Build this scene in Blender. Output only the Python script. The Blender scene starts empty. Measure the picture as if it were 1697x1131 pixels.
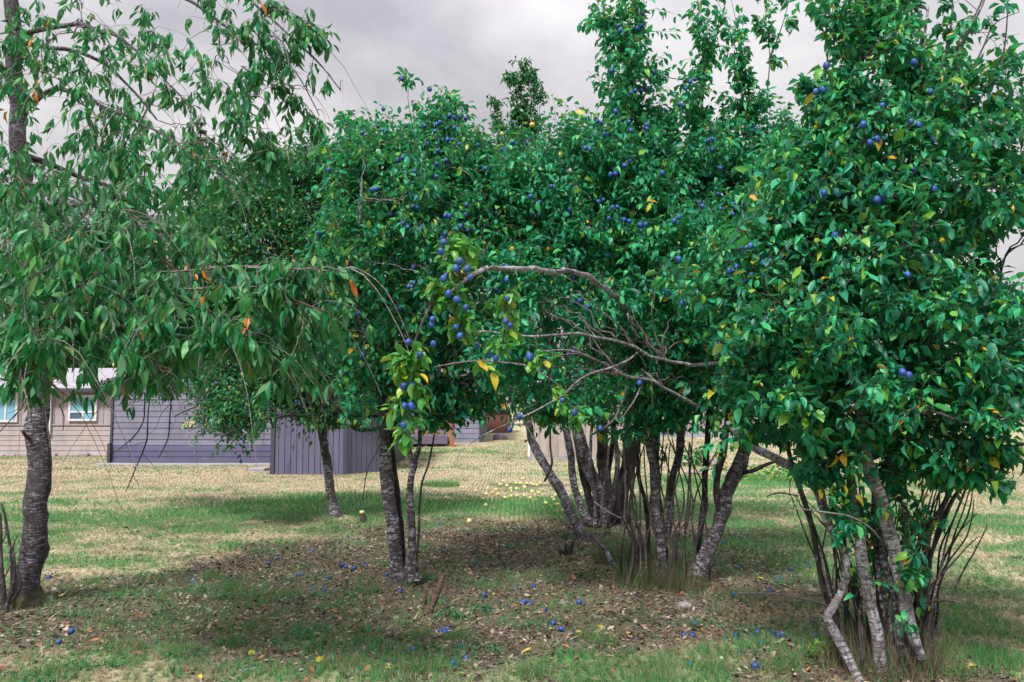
import bpy, math, random
import numpy as np
from mathutils import Matrix, Vector, kdtree

random.seed(7)
RNG = np.random.default_rng(7)
scene = bpy.context.scene
COL = scene.collection

# ------------------------------------------------------------------ camera
F = 1400.0            # focal length in photo pixels (photo is 1697 x 1131)
CX, CY = 848.5, 565.5
PITCH = math.atan(110.0 / F)
EYE = 1.6
cam_d = bpy.data.cameras.new('camera')
cam = bpy.data.objects.new('camera', cam_d)
COL.objects.link(cam)
cam.location = (0, 0, EYE)
cam.rotation_euler = (math.radians(90) + PITCH, 0, 0)
cam_d.sensor_width = 36.0
cam_d.lens = F / 1697.0 * 36.0
cam_d.clip_end = 1500
cam_d.clip_start = 0.05
scene.camera = cam

# ------------------------------------------------------------------ world, sun, exposure
SUN_EL, SUN_AZ = math.radians(52), math.radians(205)   # azimuth clockwise from +Y: behind the camera, to the left
world = bpy.data.worlds.new('World')
scene.world = world
world.use_nodes = True
wt = world.node_tree
wt.nodes.clear()


def N(t, kind, **kw):
    n = t.nodes.new(kind)
    for k, v in kw.items():
        if k in n.inputs:
            n.inputs[k].default_value = v
        else:
            setattr(n, k, v)
    return n


def L(t, a, b):
    t.links.new(a, b)


def math_n(t, op, a, b=None, c=None, clamp=False):
    n = t.nodes.new('ShaderNodeMath')
    n.operation = op
    n.use_clamp = clamp
    for i, v in enumerate((a, b, c)):
        if v is None:
            continue
        if hasattr(v, 'is_linked') or hasattr(v, 'links'):
            L(t, v, n.inputs[i])
        else:
            n.inputs[i].default_value = v
    return n.outputs[0]


def ramp_n(t, fac, stops, interp='LINEAR'):
    n = t.nodes.new('ShaderNodeValToRGB')
    n.color_ramp.interpolation = interp
    el = n.color_ramp.elements
    while len(el) < len(stops):
        el.new(0.5)
    for e, (p, c) in zip(el, stops):
        e.position = p
        e.color = (c[0], c[1], c[2], 1) if not isinstance(c, (int, float)) else (c, c, c, 1)
    L(t, fac, n.inputs[0])
    return n.outputs[0]


def mix_n(t, fac, a, b, mode='MIX'):
    n = t.nodes.new('ShaderNodeMix')
    n.data_type = 'RGBA'
    n.blend_type = mode
    for sock, v in ((n.inputs[0], fac), (n.inputs[6], a), (n.inputs[7], b)):
        if hasattr(v, 'links'):
            L(t, v, sock)
        elif isinstance(v, (int, float)):
            sock.default_value = v
        else:
            sock.default_value = (v[0], v[1], v[2], 1)
    return n.outputs[2]


sky = wt.nodes.new('ShaderNodeTexSky')
sky.sky_type = 'NISHITA'
sky.sun_disc = False
sky.sun_elevation = SUN_EL
sky.sun_rotation = SUN_AZ
tc = wt.nodes.new('ShaderNodeTexCoord')
mp = wt.nodes.new('ShaderNodeMapping')
mp.inputs['Scale'].default_value = (1.0, 1.0, 1.7)
mp.inputs['Location'].default_value = (0.35, 0.2, 0.1)
L(wt, tc.outputs['Generated'], mp.inputs[0])
n1 = N(wt, 'ShaderNodeTexNoise', Scale=2.6, Detail=8.0, Roughness=0.52, Distortion=0.25)
L(wt, mp.outputs[0], n1.inputs['Vector'])
n2 = N(wt, 'ShaderNodeTexNoise', Scale=1.1, Detail=4.0, Roughness=0.5)
L(wt, mp.outputs[0], n2.inputs['Vector'])
cloud = ramp_n(wt, n1.outputs['Fac'], [(0.34, (1.45, 1.42, 1.58)), (0.45, (1.95, 1.9, 2.04)), (0.54, (2.35, 2.29, 2.39)), (0.66, (2.95, 2.88, 2.95))])
# thin places let some blue through
hole = ramp_n(wt, n2.outputs['Fac'], [(0.28, 0.55), (0.40, 1.0)])
skymix = mix_n(wt, hole, sky.outputs[0], cloud)
sep = wt.nodes.new('ShaderNodeSeparateXYZ')
L(wt, tc.outputs['Generated'], sep.inputs[0])
up = math_n(wt, 'MAXIMUM', sep.outputs['Z'], 0.0)
cie = math_n(wt, 'ADD', math_n(wt, 'MULTIPLY', math_n(wt, 'POWER', up, 2.0), 3.3), 1.0)   # overcast sky, brighter overhead
vm = wt.nodes.new('ShaderNodeVectorMath')
vm.operation = 'SCALE'
L(wt, skymix, vm.inputs[0])
L(wt, cie, vm.inputs['Scale'])
bg = wt.nodes.new('ShaderNodeBackground')
bg.inputs['Strength'].default_value = 0.1
L(wt, vm.outputs[0], bg.inputs['Color'])
wo = wt.nodes.new('ShaderNodeOutputWorld')
L(wt, bg.outputs[0], wo.inputs['Surface'])

sun_d = bpy.data.lights.new('sun', 'SUN')
sun_d.energy = 2.3
sun_d.angle = math.radians(10)
sun_d.color = (1.0, 0.96, 0.9)
sun = bpy.data.objects.new('sun', sun_d)
COL.objects.link(sun)
sd = Vector((math.sin(SUN_AZ) * math.cos(SUN_EL), math.cos(SUN_AZ) * math.cos(SUN_EL), math.sin(SUN_EL)))
sun.rotation_euler = sd.to_track_quat('Z', 'Y').to_euler()
sun.location = (0, -5, 30)

scene.view_settings.view_transform = 'Standard'
scene.view_settings.look = 'None'
scene.view_settings.exposure = 1.22
scene.view_settings.gamma = 1.0
scene.view_settings.use_curve_mapping = False
scene.render.engine = 'CYCLES'
scene.cycles.max_bounces = 6
scene.cycles.transmission_bounces = 3
scene.cycles.transparent_max_bounces = 4
scene.cycles.caustics_reflective = False
scene.cycles.caustics_refractive = False
scene.cycles.sample_clamp_indirect = 6


# ------------------------------------------------------------------ numeric helpers
def at(px, py, Y):
    """world point seen at photo pixel (px, py) at ground distance Y"""
    x = (px - CX) / F
    y = (CY - py) / F
    c, s = math.cos(PITCH), math.sin(PITCH)
    d = (x, c - y * s, s + y * c)
    k = Y / d[1]
    return (d[0] * k, Y, EYE + d[2] * k)


def to_px(P):
    P = np.asarray(P, float)
    c, s = math.cos(PITCH), math.sin(PITCH)
    x = P[..., 0]
    y = P[..., 1]
    z = P[..., 2] - EYE
    f = y * c + z * s
    u = -y * s + z * c
    f = np.maximum(f, 1e-3)
    return CX + F * x / f, CY - F * u / f, f


def hash2(i, j, seed):
    h = (i.astype(np.int64) * 374761393 + j.astype(np.int64) * 668265263 + seed * 974711) & 0xffffffff
    h = ((h ^ (h >> 13)) * 1274126177) & 0xffffffff
    h = h ^ (h >> 16)
    return (h & 0xffff) / 65535.0


def vnoise(x, y, seed=0):
    x = np.asarray(x, float)
    y = np.asarray(y, float)
    i = np.floor(x)
    j = np.floor(y)
    fx = x - i
    fy = y - j
    fx = fx * fx * (3 - 2 * fx)
    fy = fy * fy * (3 - 2 * fy)
    a = hash2(i, j, seed)
    b = hash2(i + 1, j, seed)
    c = hash2(i, j + 1, seed)
    d = hash2(i + 1, j + 1, seed)
    return (a * (1 - fx) + b * fx) * (1 - fy) + (c * (1 - fx) + d * fx) * fy


def fbm(x, y, seed=0, octv=4):
    v = 0
    a = 0.5
    t = 0
    for o in range(octv):
        v = v + a * vnoise(x * 2 ** o + 17 * o, y * 2 ** o - 11 * o, seed + o)
        t += a
        a *= 0.55
    return v / t


def sstep(a, b, x):
    t = np.clip((np.asarray(x, float) - a) / (b - a), 0, 1)
    return t * t * (3 - 2 * t)


def terrain(x, y):
    x = np.asarray(x, float)
    y = np.asarray(y, float)
    z = 0.34 * sstep(20, 36, y) * sstep(-9, -1.5, x)
    fade = 1 - sstep(16, 24, y)
    z = z + fade * (0.07 * (fbm(x * 0.5, y * 0.5, 5, 3) - 0.5))
    z = z + (1 - sstep(9, 16, y)) * 0.03 * (fbm(x * 3.1, y * 3.1, 9, 3) - 0.5)
    # gentle mounds round the trunks
    for (mx, my, h, r) in MOUNDS:
        z = z + h * np.exp(-((x - mx) ** 2 + (y - my) ** 2) / (r * r))
    return z


MOUNDS = []


def gpt(px, py):
    Y = 8.0
    x = (px - CX) / F
    y = (CY - py) / F
    c, s = math.cos(PITCH), math.sin(PITCH)
    d = np.array((x, c - y * s, s + y * c))
    k = -EYE / d[2]
    for _ in range(12):
        p = d * k
        z = float(terrain(p[0], p[1]))
        k = (z - EYE) / d[2]
    p = d * k
    return (float(p[0]), float(p[1]), float(terrain(p[0], p[1])))


for (px, py, h, r) in ((48, 1000, .10, .45), (1105, 960, .10, .7), (1460, 1105, .10, .6), (668, 955, .05, .4), (1000, 870, .08, .8), (557, 862, .07, .4)):
    q = gpt(px, py)
    MOUNDS.append((q[0], q[1], h, r))


# ------------------------------------------------------------------ object helpers
def tag(o, label=None, cat=None, group=None, kind=None):
    if label:
        o['label'] = label
    if cat:
        o['category'] = cat
    if group:
        o['group'] = group
    if kind:
        o['kind'] = kind
    return o


def empty(name, loc, rz=0.0):
    o = bpy.data.objects.new(name, None)
    o.empty_display_size = 0.2
    COL.objects.link(o)
    o.location = loc
    o.rotation_euler = (0, 0, rz)
    return o


def mesh_np(name, V, Fc, mat=None, attrs=None, smooth=False):
    me = bpy.data.meshes.new(name)
    V = np.ascontiguousarray(V, dtype=np.float32)
    groups = Fc if isinstance(Fc, list) else [Fc]
    groups = [np.ascontiguousarray(g, dtype=np.int32) for g in groups if len(g)]
    nl = sum(g.size for g in groups)
    npoly = sum(len(g) for g in groups)
    me.vertices.add(len(V))
    me.vertices.foreach_set('co', V.ravel())
    me.loops.add(nl)
    me.loops.foreach_set('vertex_index', np.concatenate([g.ravel() for g in groups]))
    me.polygons.add(npoly)
    tot = np.concatenate([np.full(len(g), g.shape[1], np.int32) for g in groups])
    st = np.zeros(npoly, np.int32)
    st[1:] = np.cumsum(tot)[:-1]
    me.polygons.foreach_set('loop_start', st)
    if smooth:
        me.polygons.foreach_set('use_smooth', np.ones(npoly, bool))
    me.update(calc_edges=True)
    for k, (typ, data) in (attrs or {}).items():
        a = me.attributes.new(k, typ, 'POINT')
        fld = {'FLOAT': 'value', 'FLOAT_VECTOR': 'vector', 'FLOAT_COLOR': 'color'}[typ]
        a.data.foreach_set(fld, np.ascontiguousarray(data, dtype=np.float32).ravel())
    if mat:
        me.materials.append(mat)
    return me


def link(name, me, parent=None, loc=None):
    o = bpy.data.objects.new(name, me)
    COL.objects.link(o)
    if parent is not None:
        o.parent = parent
    if loc is not None:
        o.location = loc
    return o


class MB:
    """collects boxes and prisms into one mesh"""
    def __init__(self):
        self.v = []
        self.f = []

    def box(self, x0, x1, y0, y1, z0, z1, M=None):
        b = len(self.v)
        for z in (z0, z1):
            for (x, y) in ((x0, y0), (x1, y0), (x1, y1), (x0, y1)):
                p = Vector((x, y, z))
                if M is not None:
                    p = M @ p
                self.v.append(tuple(p))
        self.f += [tuple(b + i for i in q) for q in ((3, 2, 1, 0), (4, 5, 6, 7), (0, 1, 5, 4), (1, 2, 6, 5), (2, 3, 7, 6), (3, 0, 4, 7))]
        return self

    def prism(self, pts, d, axis='y', off=0.0):
        """polygon pts in (a, z), extruded d along y (or x)"""
        b = len(self.v)
        n = len(pts)
        for s in (off, off + d):
            for (a, z) in pts:
                self.v.append((a, s, z) if axis == 'y' else (s, a, z))
        self.f.append(tuple(b + i for i in range(n)))
        self.f.append(tuple(b + n + i for i in reversed(range(n))))
        for i in range(n):
            j = (i + 1) % n
            self.f.append((b + j, b + i, b + n + i, b + n + j))
        return self

    def mesh(self, name, mat, bevel=0.0):
        me = bpy.data.meshes.new(name)
        me.from_pydata(self.v, [], self.f)
        me.materials.append(mat)
        if bevel:
            import bmesh
            bm = bmesh.new()
            bm.from_mesh(me)
            bmesh.ops.recalc_face_normals(bm, faces=bm.faces)
            bmesh.ops.bevel(bm, geom=list(bm.edges), offset=bevel, segments=1, affect='EDGES')
            bm.to_mesh(me)
            bm.free()
        else:
            import bmesh
            bm = bmesh.new()
            bm.from_mesh(me)
            bmesh.ops.recalc_face_normals(bm, faces=bm.faces)
            bm.to_mesh(me)
            bm.free()
        me.update()
        return me

    def build(self, name, mat, parent=None, bevel=0.0, loc=None):
        return link(name, self.mesh(name, mat, bevel), parent, loc)


# ------------------------------------------------------------------ materials
def new_mat(name):
    m = bpy.data.materials.new(name)
    m.use_nodes = True
    t = m.node_tree
    t.nodes.clear()
    out = t.nodes.new('ShaderNodeOutputMaterial')
    p = t.nodes.new('ShaderNodeBsdfPrincipled')
    L(t, p.outputs[0], out.inputs[0])
    return m, t, p, out


def bump_n(t, h, strength, dist, p):
    b = t.nodes.new('ShaderNodeBump')
    b.inputs['Strength'].default_value = strength
    b.inputs['Distance'].default_value = dist
    L(t, h, b.inputs['Height'])
    L(t, b.outputs[0], p.inputs['Normal'])


def leaf_mat(name, stops, under, rough=0.42, trans=0.35, tcol=(0.07, 0.34, 0.06), spec=0.5):
    m, t, p, out = new_mat(name)
    a = N(t, 'ShaderNodeAttribute', attribute_name='tint')
    oi = t.nodes.new('ShaderNodeObjectInfo')
    f = math_n(t, 'FRACT', math_n(t, 'ADD', a.outputs['Fac'], oi.outputs['Random']))
    c = ramp_n(t, f, stops)
    geo = t.nodes.new('ShaderNodeNewGeometry')
    no = N(t, 'ShaderNodeTexNoise', Scale=55.0, Detail=2.0)
    L(t, geo.outputs['Position'], no.inputs['Vector'])
    v = math_n(t, 'MULTIPLY_ADD', no.outputs['Fac'], 0.7, 0.65)
    c2 = mix_n(t, 1.0, c, (1, 1, 1), 'MULTIPLY')
    vm = t.nodes.new('ShaderNodeVectorMath')
    vm.operation = 'SCALE'
    L(t, c, vm.inputs[0])
    L(t, v, vm.inputs['Scale'])
    cu = mix_n(t, 0.6, vm.outputs[0], under)
    cc = mix_n(t, geo.outputs['Backfacing'], vm.outputs[0], cu)
    L(t, cc, p.inputs['Base Color'])
    r = math_n(t, 'MULTIPLY_ADD', geo.outputs['Backfacing'], 0.3, rough)
    L(t, r, p.inputs['Roughness'])
    p.inputs['Specular IOR Level'].default_value = spec
    tr = t.nodes.new('ShaderNodeBsdfTranslucent')
    tcm = mix_n(t, 0.55, vm.outputs[0], tcol)
    L(t, tcm, tr.inputs['Color'])
    mx = t.nodes.new('ShaderNodeMixShader')
    mx.inputs[0].default_value = trans
    L(t, p.outputs[0], mx.inputs[1])
    L(t, tr.outputs[0], mx.inputs[2])
    L(t, mx.outputs[0], out.inputs[0])
    return m


PLUM_STOPS = [(0.0, (0.006, 0.085, 0.055)), (0.3, (0.008, 0.18, 0.105)), (0.6, (0.014, 0.29, 0.155)), (0.85, (0.045, 0.42, 0.15)),
              (0.95, (0.16, 0.40, 0.05)), (0.984, (0.24, 0.40, 0.03)), (0.993, (0.62, 0.45, 0.02)), (1.0, (0.62, 0.22, 0.02))]
M_PLUM = leaf_mat('plum_leaf', PLUM_STOPS, (0.05, 0.26, 0.14), rough=0.42, spec=0.42)
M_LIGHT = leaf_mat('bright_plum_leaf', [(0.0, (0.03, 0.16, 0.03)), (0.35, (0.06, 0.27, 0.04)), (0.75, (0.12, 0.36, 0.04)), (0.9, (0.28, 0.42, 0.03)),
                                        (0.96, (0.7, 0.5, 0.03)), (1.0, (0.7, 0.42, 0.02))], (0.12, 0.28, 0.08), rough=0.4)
M_DARKLEAF = leaf_mat('small_tree_leaf', [(0.0, (0.006, 0.06, 0.035)), (0.4, (0.010, 0.14, 0.075)), (0.75, (0.025, 0.25, 0.10)), (0.93, (0.09, 0.26, 0.04)),
                                          (0.985, (0.15, 0.25, 0.03)), (1.0, (0.5, 0.35, 0.03))], (0.05, 0.14, 0.06), rough=0.4)
M_CHERRY = leaf_mat('cherry_leaf', [(0.0, (0.008, 0.075, 0.030)), (0.4, (0.012, 0.165, 0.06)), (0.75, (0.028, 0.27, 0.08)), (0.93, (0.10, 0.29, 0.06)),
                                    (0.978, (0.14, 0.24, 0.06)), (0.985, (0.75, 0.26, 0.03)), (1.0, (0.72, 0.15, 0.03))], (0.13, 0.25, 0.13), rough=0.45, spec=0.4, tcol=(0.05, 0.30, 0.05))
M_PEAR = leaf_mat('pear_leaf', [(0.0, (0.008, 0.07, 0.035)), (0.6, (0.02, 0.19, 0.075)), (0.95, (0.07, 0.19, 0.04)), (1.0, (0.25, 0.25, 0.04))], (0.06, 0.13, 0.06))
M_FAR = leaf_mat('far_leaf', [(0.0, (0.02, 0.09, 0.035)), (0.6, (0.05, 0.17, 0.045)), (1.0, (0.13, 0.27, 0.06))], (0.06, 0.13, 0.05), rough=0.6)
M_FIR = leaf_mat('fir_needle', [(0.0, (0.012, 0.045, 0.03)), (1.0, (0.035, 0.09, 0.055))], (0.03, 0.07, 0.05), rough=0.6, trans=0.1)


def bark_mat(name, dark, mid, pale, pale_amt=0.5, moss=None, vs=38.0):
    m, t, p, out = new_mat(name)
    a = N(t, 'ShaderNodeAttribute', attribute_name='bark')
    oib = t.nodes.new('ShaderNodeObjectInfo')
    av = t.nodes.new('ShaderNodeVectorMath')
    sc9 = math_n(t, 'MULTIPLY', oib.outputs['Random'], 9.0)
    L(t, a.outputs['Vector'], av.inputs[0])
    L(t, sc9, av.inputs[1])
    m1 = t.nodes.new('ShaderNodeMapping')
    m1.inputs['Scale'].default_value = (17, 17, vs * 1.7)
    L(t, av.outputs[0], m1.inputs[0])
    streak = N(t, 'ShaderNodeTexNoise', Scale=1.0, Detail=5.0, Roughness=0.65, Distortion=0.4)
    L(t, m1.outputs[0], streak.inputs['Vector'])
    m2 = t.nodes.new('ShaderNodeMapping')
    m2.inputs['Scale'].default_value = (40, 40, vs * 3.2)
    L(t, av.outputs[0], m2.inputs[0])
    fine = N(t, 'ShaderNodeTexNoise', Scale=1.0, Detail=4.0, Roughness=0.7)
    L(t, m2.outputs[0], fine.inputs['Vector'])
    blot = N(t, 'ShaderNodeTexNoise', Scale=5.0, Detail=6.0, Roughness=0.7)
    L(t, av.outputs[0], blot.inputs['Vector'])
    base = ramp_n(t, fine.outputs['Fac'], [(0.33, dark), (0.6, mid)])
    pm = ramp_n(t, streak.outputs['Fac'], [(0.58 - 0.12 * pale_amt, 0.0), (0.66 - 0.12 * pale_amt, 1.0)])
    bm = ramp_n(t, blot.outputs['Fac'], [(0.42, 0.15), (0.58, 1.0)])
    fac = math_n(t, 'MULTIPLY', pm, bm)
    c = mix_n(t, fac, base, pale)
    dk = ramp_n(t, streak.outputs['Fac'], [(0.3, 0.8), (0.4, 0.0)])
    c = mix_n(t, dk, c, tuple(x * 0.5 for x in dark))
    if moss:
        geo = t.nodes.new('ShaderNodeNewGeometry')
        sp = t.nodes.new('ShaderNodeSeparateXYZ')
        L(t, a.outputs['Vector'], sp.inputs[0])
        h = ramp_n(t, math_n(t, 'MULTIPLY_ADD', blot.outputs['Fac'], -0.6, math_n(t, 'ADD', sp.outputs['Z'], 0.22)), [(0.0, 1.0), (0.16, 0.0)])
        mc = ramp_n(t, fine.outputs['Fac'], [(0.35, (0.03, 0.04, 0.01)), (0.65, moss)])
        c = mix_n(t, h, c, mc)
    m3 = t.nodes.new('ShaderNodeMapping')
    m3.inputs['Scale'].default_value = (60, 60, 14)
    L(t, av.outputs[0], m3.inputs[0])
    crack = N(t, 'ShaderNodeTexNoise', Scale=1.0, Detail=5.0, Roughness=0.7)
    L(t, m3.outputs[0], crack.inputs['Vector'])
    ck = ramp_n(t, crack.outputs['Fac'], [(0.38, 0.25), (0.52, 1.0)])
    c = mix_n(t, 0.8, c, ck, 'MULTIPLY')
    L(t, c, p.inputs['Base Color'])
    p.inputs['Roughness'].default_value = 0.85
    hsum = math_n(t, 'ADD', math_n(t, 'MULTIPLY', streak.outputs['Fac'], 0.8), math_n(t, 'ADD', math_n(t, 'MULTIPLY', fine.outputs['Fac'], 0.6), math_n(t, 'MULTIPLY', crack.outputs['Fac'], 0.7)))
    bump_n(t, hsum, 1.0, 0.016, p)
    return m


M_BARK_CH = bark_mat('cherry_bark', (0.018, 0.013, 0.018), (0.075, 0.06, 0.075), (0.36, 0.34, 0.42), 0.55, moss=(0.14, 0.14, 0.03))
M_BARK_PL = bark_mat('plum_bark', (0.022, 0.017, 0.021), (0.09, 0.073, 0.085), (0.42, 0.40, 0.46), 0.8, vs=24.0)
M_BARK_WH = bark_mat('pale_plum_bark', (0.07, 0.05, 0.055), (0.20, 0.165, 0.18), (0.52, 0.50, 0.58), 1.2)
M_BARK_DK = bark_mat('dark_bark', (0.012, 0.009, 0.011), (0.055, 0.044, 0.048), (0.22, 0.20, 0.22), 0.3, vs=9.0)
M_TWIG = bark_mat('twig_bark', (0.04, 0.031, 0.033), (0.12, 0.092, 0.092), (0.30, 0.25, 0.27), 0.3)
M_TWIGPALE = bark_mat('pale_twig_bark', (0.10, 0.075, 0.075), (0.28, 0.22, 0.23), (0.5, 0.46, 0.5), 0.6)
M_TWIGRED = bark_mat('red_twig_bark', (0.10, 0.035, 0.035), (0.24, 0.10, 0.10), (0.30, 0.2, 0.2), 0.3)
M_DEADRED = bark_mat("dead_wood", (0.04, 0.02, 0.02), (0.13, 0.065, 0.06), (0.34, 0.24, 0.24), 0.3)


def fruit_mat(name, c1, c2, bloom, amt=0.6, rough=0.5):
    m, t, p, out = new_mat(name)
    tcn = t.nodes.new('ShaderNodeTexCoord')
    oi = t.nodes.new('ShaderNodeObjectInfo')
    ad = t.nodes.new('ShaderNodeVectorMath')
    L(t, tcn.outputs['Object'], ad.inputs[0])
    L(t, oi.outputs['Location'], ad.inputs[1])
    no = N(t, 'ShaderNodeTexNoise', Scale=38.0, Detail=4.0, Roughness=0.6)
    L(t, ad.outputs[0], no.inputs['Vector'])
    base = mix_n(t, oi.outputs['Random'], c1, c2)
    f = ramp_n(t, no.outputs['Fac'], [(0.36, 0.05), (0.6, amt)])
    c = mix_n(t, f, base, bloom)
    L(t, c, p.inputs['Base Color'])
    p.inputs['Roughness'].default_value = rough
    return m


M_PLUMFRUIT = fruit_mat('plum_skin', (0.006, 0.020, 0.13), (0.016, 0.013, 0.06), (0.018, 0.095, 0.40), 0.85)
M_PLUMROT = fruit_mat('rotten_plum_skin', (0.01, 0.012, 0.02), (0.02, 0.015, 0.03), (0.05, 0.07, 0.15), 0.4)
M_APPLE = fruit_mat('apple_skin', (0.50, 0.50, 0.12), (0.60, 0.50, 0.18), (0.62, 0.60, 0.30), 0.6)
M_APPLEO = fruit_mat('ripe_apple_skin', (0.72, 0.50, 0.05), (0.70, 0.38, 0.08), (0.72, 0.50, 0.15), 0.5)


def plain_mat(name, col, rough=0.7, var=0.25, scale=6.0, metal=0.0, bump=0.0, col2=None, stretch=(1, 1, 1)):
    m, t, p, out = new_mat(name)
    tcn = t.nodes.new('ShaderNodeTexCoord')
    oi = t.nodes.new('ShaderNodeObjectInfo')
    ad = t.nodes.new('ShaderNodeVectorMath')
    L(t, tcn.outputs['Object'], ad.inputs[0])
    L(t, oi.outputs['Location'], ad.inputs[1])
    mp = t.nodes.new('ShaderNodeMapping')
    mp.inputs['Scale'].default_value = stretch
    L(t, ad.outputs[0], mp.inputs[0])
    no = N(t, 'ShaderNodeTexNoise', Scale=scale, Detail=6.0, Roughness=0.65)
    L(t, mp.outputs[0], no.inputs['Vector'])
    c2 = col2 or tuple(x * (1 - var) for x in col)
    f = ramp_n(t, no.outputs['Fac'], [(0.3, 0.0), (0.7, 1.0)])
    c = mix_n(t, f, c2, col)
    v = math_n(t, 'MULTIPLY_ADD', oi.outputs['Random'], 0.16, 0.92)
    geo = t.nodes.new('ShaderNodeNewGeometry')
    ms = t.nodes.new('ShaderNodeMapping')
    ms.inputs['Scale'].default_value = (1.6, 1.6, .5)
    L(t, geo.outputs['Position'], ms.inputs[0])
    st = N(t, 'ShaderNodeTexNoise', Scale=1.5, Detail=7.0, Roughness=0.72)
    L(t, ms.outputs[0], st.inputs['Vector'])
    v = math_n(t, 'MULTIPLY', v, ramp_n(t, st.outputs['Fac'], [(0.32, 0.74), (0.5, 1.0), (0.7, 1.12)]))
    vm = t.nodes.new('ShaderNodeVectorMath')
    vm.operation = 'SCALE'
    L(t, c, vm.inputs[0])
    L(t, v, vm.inputs['Scale'])
    L(t, vm.outputs[0], p.inputs['Base Color'])
    p.inputs['Roughness'].default_value = rough
    p.inputs['Metallic'].default_value = metal
    if bump:
        bump_n(t, no.outputs['Fac'], 0.6, bump, p)
    return m


def attr_mat(name, rough=0.8, trans=0.0, bump=False):
    m, t, p, out = new_mat(name)
    a = N(t, 'ShaderNodeAttribute', attribute_name='Col')
    L(t, a.outputs['Color'], p.inputs['Base Color'])
    p.inputs['Roughness'].default_value = rough
    p.inputs['Specular IOR Level'].default_value = 0.25
    if trans:
        tr = t.nodes.new('ShaderNodeBsdfTranslucent')
        L(t, a.outputs['Color'], tr.inputs['Color'])
        mx = t.nodes.new('ShaderNodeMixShader')
        mx.inputs[0].default_value = trans
        L(t, p.outputs[0], mx.inputs[1])
        L(t, tr.outputs[0], mx.inputs[2])
        L(t, mx.outputs[0], out.inputs[0])
    return m


M_BLADE = attr_mat('grass_blade', 0.7, 0.3)
M_LITTER = attr_mat('litter_scrap', 0.85)

# ------------------------------------------------------------------ ground
# patches of lawn, straw and bare soil: what grows where, in metres
soil_blobs = []
for (px, py, rx, ry, w) in ((560, 945, 2.0, 2.2, 1.0), (760, 935, 2.2, 3.2, 1.0), (900, 960, 2.2, 2.6, 1.0), (300, 995, 2.0, 1.5, 1.2), (1080, 985, 1.8, 1.4, .9), (160, 1030, 1.2, 0.9, .9),
                            (1200, 1000, 1.2, 1.3, .7), (1440, 1080, 1.0, .9, .9), (840, 1035, 2.4, .9, 1.05), (420, 1040, 1.9, .6, .85), (60, 1010, .7, .6, .8), (880, 805, 1.2, .6, .6), (1330, 1080, 1.3, .6, .6), (960, 880, 2.4, 1.3, .8)):
    q = gpt(px, py)
    soil_blobs.append((q[0], q[1], rx, ry, w))
green_blobs = []
for (px, py, rx, ry, w) in ((560, 835, 2.4, 1.6, 1.1), (780, 840, 3.0, .9, 1.8), (430, 835, 2.2, 1.2, .5), (1240, 800, 4.0, 2.2, 1.1), (1000, 800, 2.0, 1.5, .4), (150, 850, 2.0, .7, .35), (250, 900, 1.2, .5, .35),
                            (1600, 870, 1.4, .8, .4), (1290, 900, 1.2, 1.0, .3), (330, 1100, 1.8, .35, .45), (730, 1095, 1.6, .25, .5), (1560, 1090, .7, .3, .7), (1190, 1115, .8, .3, .4), (130, 1110, 1.0, .3, .4), (1240, 930, .9, .6, .3),
                            (230, 810, 3.5, .8, .25), (900, 780, 3.0, 1.0, .25), (800, 750, 5, 2, .25), (1050, 900, .8, .5, .5)):
    q = gpt(px, py)
    green_blobs.append((q[0], q[1], rx, ry, w))


def fields(x, y):
    soil = np.zeros_like(x)
    for (bx, by, rx, ry, w) in soil_blobs:
        soil = np.maximum(soil, w * np.exp(-(((x - bx) / rx) ** 2 + ((y - by) / ry) ** 2) ** 1.4 * 0.8))
    n = fbm(x * 1.3, y * 1.3, 21, 5)
    soil = sstep(0.25, 0.85, soil * 1.12 + (n - 0.5) * 1.5 + (fbm(x * 6.5, y * 6.5, 33, 3) - 0.5) * 0.7)
    g = np.zeros_like(x)
    for (bx, by, rx, ry, w) in green_blobs:
        g = np.maximum(g, w * np.exp(-(((x - bx) / rx) ** 2 + ((y - by) / ry) ** 2)))
    n2 = fbm(x * 1.0, y * 1.7, 41, 5)
    n3 = fbm(x * 5.0, y * 6.0, 61, 3)
    mid = 0.46 * (1 - sstep(14, 17.5, y)) + 0.16 * sstep(19, 26, y)
    green = np.clip(0.92 * sstep(0.22, 0.95, g * 0.75 + mid + (n2 - 0.5) * 1.6 + (n3 - 0.5) * 1.1 + 0.12), 0, 1)
    return soil, green


C_STRAW = np.array((0.40, 0.345, 0.24))
C_STRAW2 = np.array((0.33, 0.24, 0.175))
C_GREEN = np.array((0.03, 0.29, 0.065))
C_GREEN2 = np.array((0.155, 0.29, 0.095))
C_SOIL = np.array((0.128, 0.113, 0.085))


def grid_axis(parts):
    out = [parts[0][0]]
    for a, b, n in parts:
        out += list(np.linspace(a, b, n + 1)[1:])
    return np.array(out)


gx = grid_axis([(-400, -60, 12), (-60, -14, 40), (-14, -7.5, 50), (-7.5, 7.5, 300), (7.5, 14, 50), (14, 60, 40), (60, 400, 12)])
gy = grid_axis([(-30, 0, 10), (0, 3.5, 14), (3.5, 13, 190), (13, 30, 130), (30, 60, 40), (60, 900, 24)])
GX, GY = np.meshgrid(gx, gy)
GZ = terrain(GX, GY)
fine = (1 - sstep(10, 14, GY)) * (np.abs(GX) < 8)
GZ = GZ + fine * (fbm(GX * 9, GY * 9, 77, 3) - 0.5) * 0.035
GZ = np.where(GY > 60, GZ - 0.0, GZ)
nx, ny = len(gx), len(gy)
idx = np.arange(nx * ny).reshape(ny, nx)
faces = np.stack([idx[:-1, :-1], idx[:-1, 1:], idx[1:, 1:], idx[1:, :-1]], -1).reshape(-1, 4)
fx, fy = GX.ravel(), GY.ravel()
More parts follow.
